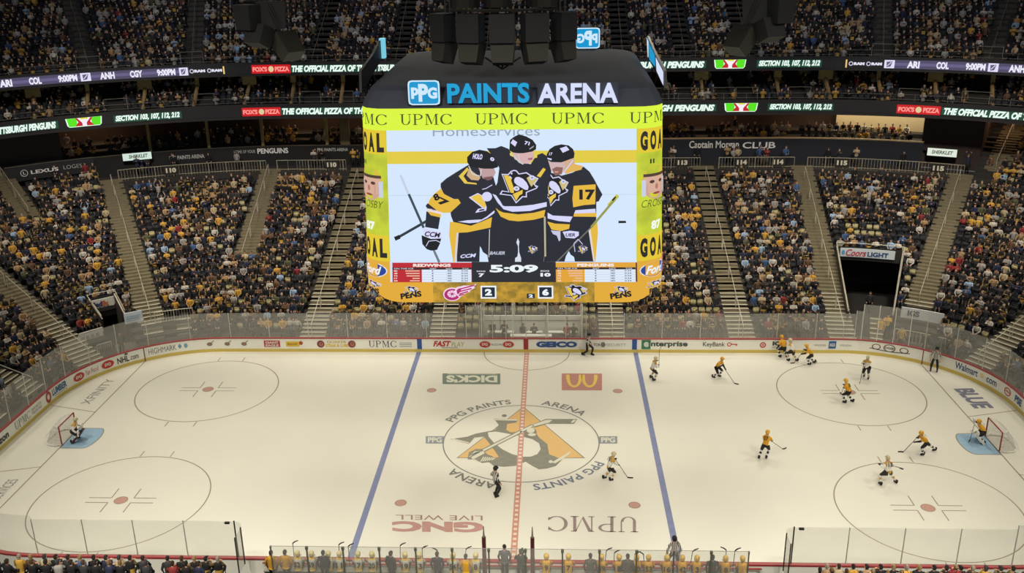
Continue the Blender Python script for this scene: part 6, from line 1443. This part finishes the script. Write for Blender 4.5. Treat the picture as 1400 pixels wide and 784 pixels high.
for i in range(NPN): b = MB(); x0, x1 = xs[i] + .04, xs[i + 1] - .04; b.add([(x0, -.88, 1.45), (x1, -.88, 1.45), (x1, -.88, 2.95), (x0, -.88, 2.95)], [[0, 1, 2, 3]], GLASS); bp('glass_pane', b)
for i, x in enumerate(xs):
    b = MB(); b.box((x, -.88, 2.15), (.07 if 0 < i < NPN else .05, .05, 1.5), M_PDK); b.box((x, -.88, 2.88), (.12 if 0 < i < NPN else .06, .08, .16), M_PDK); bp('post', b)
b = MB(); b.path([(xs[0], -.88, 2.96), (xs[-1], -.88, 2.96)], .012, M_GREY, 4); bp('top_trim', b)
for u in (662, 728):
    x = float(on_plane(u, 760, 1, -13.4)[0]); q = empty('padded_post', (x, -13.35, 0), 0, 'tall dark red padded post at the ' + ('left' if u < 700 else 'right') + ' side of the gap between the benches', 'post')
    b = MB(); b.tube((0, 0, .28), (0, 0, 2.55), .10, pm(86, 36, 42, .5), r1=.09, n=10); b.build('pad', q); b = MB(); b.tube((0, 0, 2.55), (0, 0, 3.1), .05, M_GREY, r1=.02, n=8); b.build('pole_tip', q)
def seated(name, x, y, z, cols, label, grp=None, hat=False, arms=0, num=None, pose='sit', helm=None, yawj=0.0, cat='person'):
    V, Fq, Rg = get_tm(pose, arms, True, True, hat); me = tinted_mesh('body', V, Fq, np.array([L3(c) for c in cols])[Rg])
    r = empty(name, (x, y, z), pi + yawj, label, cat, grp); link('body', me, r)
    hz = .50 if pose == 'sit' else .92; cz = hz + .73; cy = .12 - .06 - .03
    if helm: b = MB(); b.ell((0, cy, cz + .03), (.125, .145, .13), helm, 12, 6, z0=-.3); b.ell((0, cy + .03, cz - .02), (.115, .12, .10), helm, 12, 5, z0=-.6); b.build('helmet', r, True)
    if num: b = MB(); w = .16 if len(num) == 1 else .29; put_text(b, num, -w / 2, w / 2, hz + .16, hz + .42, BJ, lambda a, c: (-a, .12 - .06 * (c - hz) / .56 + .150, c), .03); b.build('jersey_number', r)
    return r
WHc = [(206, 160, 132), (196, 160, 90), (220, 218, 212), (226, 190, 110), (216, 212, 200), (40, 36, 34), (30, 30, 30), (222, 182, 84)]
GDc = [(206, 160, 132), (226, 174, 50), (232, 172, 40), (232, 172, 40), (226, 160, 36), (30, 28, 28), (30, 30, 30), (232, 172, 40)]
HG = pm(222, 178, 74, .4); HW = pm(222, 206, 150, .4)
ux = lambda u, y=-14.0: float(on_plane(u, 765, 1, y)[0])
BZ = .92
for u, n_ in ((409, '52'), (428, '59'), (451, '7'), (466, '11'), (491, '17'), (510, '20'), (555, '19'), (574, '13'), (620, '54'), (651, '8')):
    seated('hockey_player', ux(u), -14.15, BZ, WHc, 'bench player in white jersey number ' + n_ + ' seated on the left bench', 'white jersey players on the bench', arms=rs.choice((0, 1)), num=n_, helm=HW)
for u, n_ in ((747, '9'), (777, '7'), (822, '59'), (846, '1'), (870, '10'), (886, '53'), (911, '16'), (932, '42'), (952, '3'), (991, '8'), (1014, None)):
    seated('hockey_player', ux(u), -14.15, BZ, GDc, 'bench player in gold jersey ' + ('number ' + n_ if n_ else 'without visible number') + ' seated on the right bench', 'gold jersey players on the bench', arms=rs.choice((0, 1)), num=n_, helm=HG)
SU = lambda c: [(206, 160, 132), (40, 34, 30), c, c, c, (30, 30, 34), (20, 20, 20), c]
for u, c, lab, y in ((443, (40, 42, 52), 'coach in dark jacket standing behind numbers 59 and 7', -14.45), (536, (32, 34, 42), 'coach in dark suit turned right on the left bench', -14.45), (598, (38, 42, 60), 'grey haired coach in navy jacket on the left bench', -14.45),
                     (690, (84, 86, 96), 'man in grey jacket standing by the red line at the near boards', -13.45), (712, (26, 26, 30), 'photographer in black raising a camera between the benches', -13.9), (807, (96, 92, 90), 'coach in grey suit standing on the right bench', -14.45),
                     (858, (92, 88, 84), 'coach in grey brown suit between numbers 1 and 10', -14.45), (974, (34, 34, 44), 'coach in dark suit near the right end of the bench', -14.45), (391, (228, 170, 44), 'dark haired man in plain gold shirt at the left bench end', -14.45), (637, (230, 172, 40), 'dark haired man in plain gold shirt beside number 54', -14.6), (372, (214, 160, 52), 'person in gold top at the outer end of the left bench', -14.5)):
    tall = u in (712,); z = .50 if u != 712 else .58
    seated('person', ux(u, y), y, z + (.30 if not tall and u != 690 else 0), SU(c), lab, None, pose='stand', arms=1 if tall else 3, yawj=-.5 if u == 536 else 0)
cm = MB(); cx = ux(712, -13.9); cm.box((0, 0, 0), (.18, .10, .13), M_BLACK); cm.tube((0, .05, 0), (0, .25, 0), .05, M_BLACK, n=10); cm.box((0, 0, .085), (.06, .08, .04), M_BLACK); tag(cm.build('camera', None, loc=(cx + .05, -13.58, 1.95)), 'black camera held up by the photographer between the benches', 'camera')
for u, v, du in ((400, 742, 0), (463, 744, .1), (476, 746, 0), (547, 745, .15), (577, 749, 0), (598, 752, -.2), (637, 750, .25), (829, 752, .2), (840, 755, 0), (868, 757, .2), (880, 757, -.15), (947, 753, .25), (993, 751, -.1), (1005, 752, .1)):
    y = -13.5; t_ = on_plane(u, v, 1, y); x, z = float(t_[0]), float(t_[2]); st = empty('hockey_stick', (x - du * .6, y, .3), 0, 'upright hockey stick on the ' + ('left' if u < 700 else 'right') + ' bench, blade up', 'hockey stick', 'upright sticks on the ' + ('left' if u < 700 else 'right') + ' bench')
    b = MB(); b.tube((0, 0, 0), (du * .6, 0, z - .36), .018, pm(70, 66, 58, .5), n=5); b.build('shaft', st); b = MB(); b.tube((du * .6, 0, z - .36), (du * .6 + (.10 if du >= 0 else -.10), 0, z - .27), .03, M_BLACK, n=5); b.tube((du * .6 + (.10 if du >= 0 else -.10), 0, z - .27), (du * .6 + (.26 if du >= 0 else -.26), 0, z - .2), .03, M_BLACK, r1=.02, n=5); b.build('blade', st)

# a few more people who stand or sit apart from the rows
def upright(s, d, z, c, lab, pose='stand', arms=3, yj=0.0):
    x, y, yw = plan(d, s); V, Fq, Rg = get_tm(pose, arms, True, True, False)
    o = link('person', tinted_mesh('person', V, Fq, np.array([L3(q) for q in SU(c)])[Rg]), None, (x, y, z), yw + yj); tag(o, lab, 'person')
upright(S_at(1189, 8.5, 1), 8.5, .0, (40, 42, 48), 'guard in dark clothes standing inside the large dark tunnel')
upright(24.75, 2.9, .0, (216, 168, 62), 'person in gold shirt behind the tall glass below the large tunnel')
upright(25.05, 3.3, .2, (208, 160, 60), 'person in gold top standing just behind another, tall right glass', arms=1)
upright(25.9, 1.7, .0, (206, 166, 80), 'person in pale gold top behind the glass under the white sign')
upright(27.3, 1.4, .0, (30, 30, 34), 'person in black at the glass next to the corner official')
upright(-28.3, 2.2, .0, (44, 44, 50), 'camera operator in dark clothes on the left corner platform')
for i, (s_, c) in enumerate(((-2.6, (40, 42, 48)), (-1.7, (50, 50, 56)), (-.3, (36, 36, 40)), (.5, (60, 60, 66)), (2.9, (150, 60, 62)), (3.4, (44, 44, 50)))):
    upright(s_, 1.9 if i > 1 else 2.4, .12, c, ('first', 'second', 'third', 'fourth', 'fifth', 'sixth')[i] + ' person from the left sitting in the penalty boxes', 'sit', (0, 1, 0, 1, 0, 3)[i])
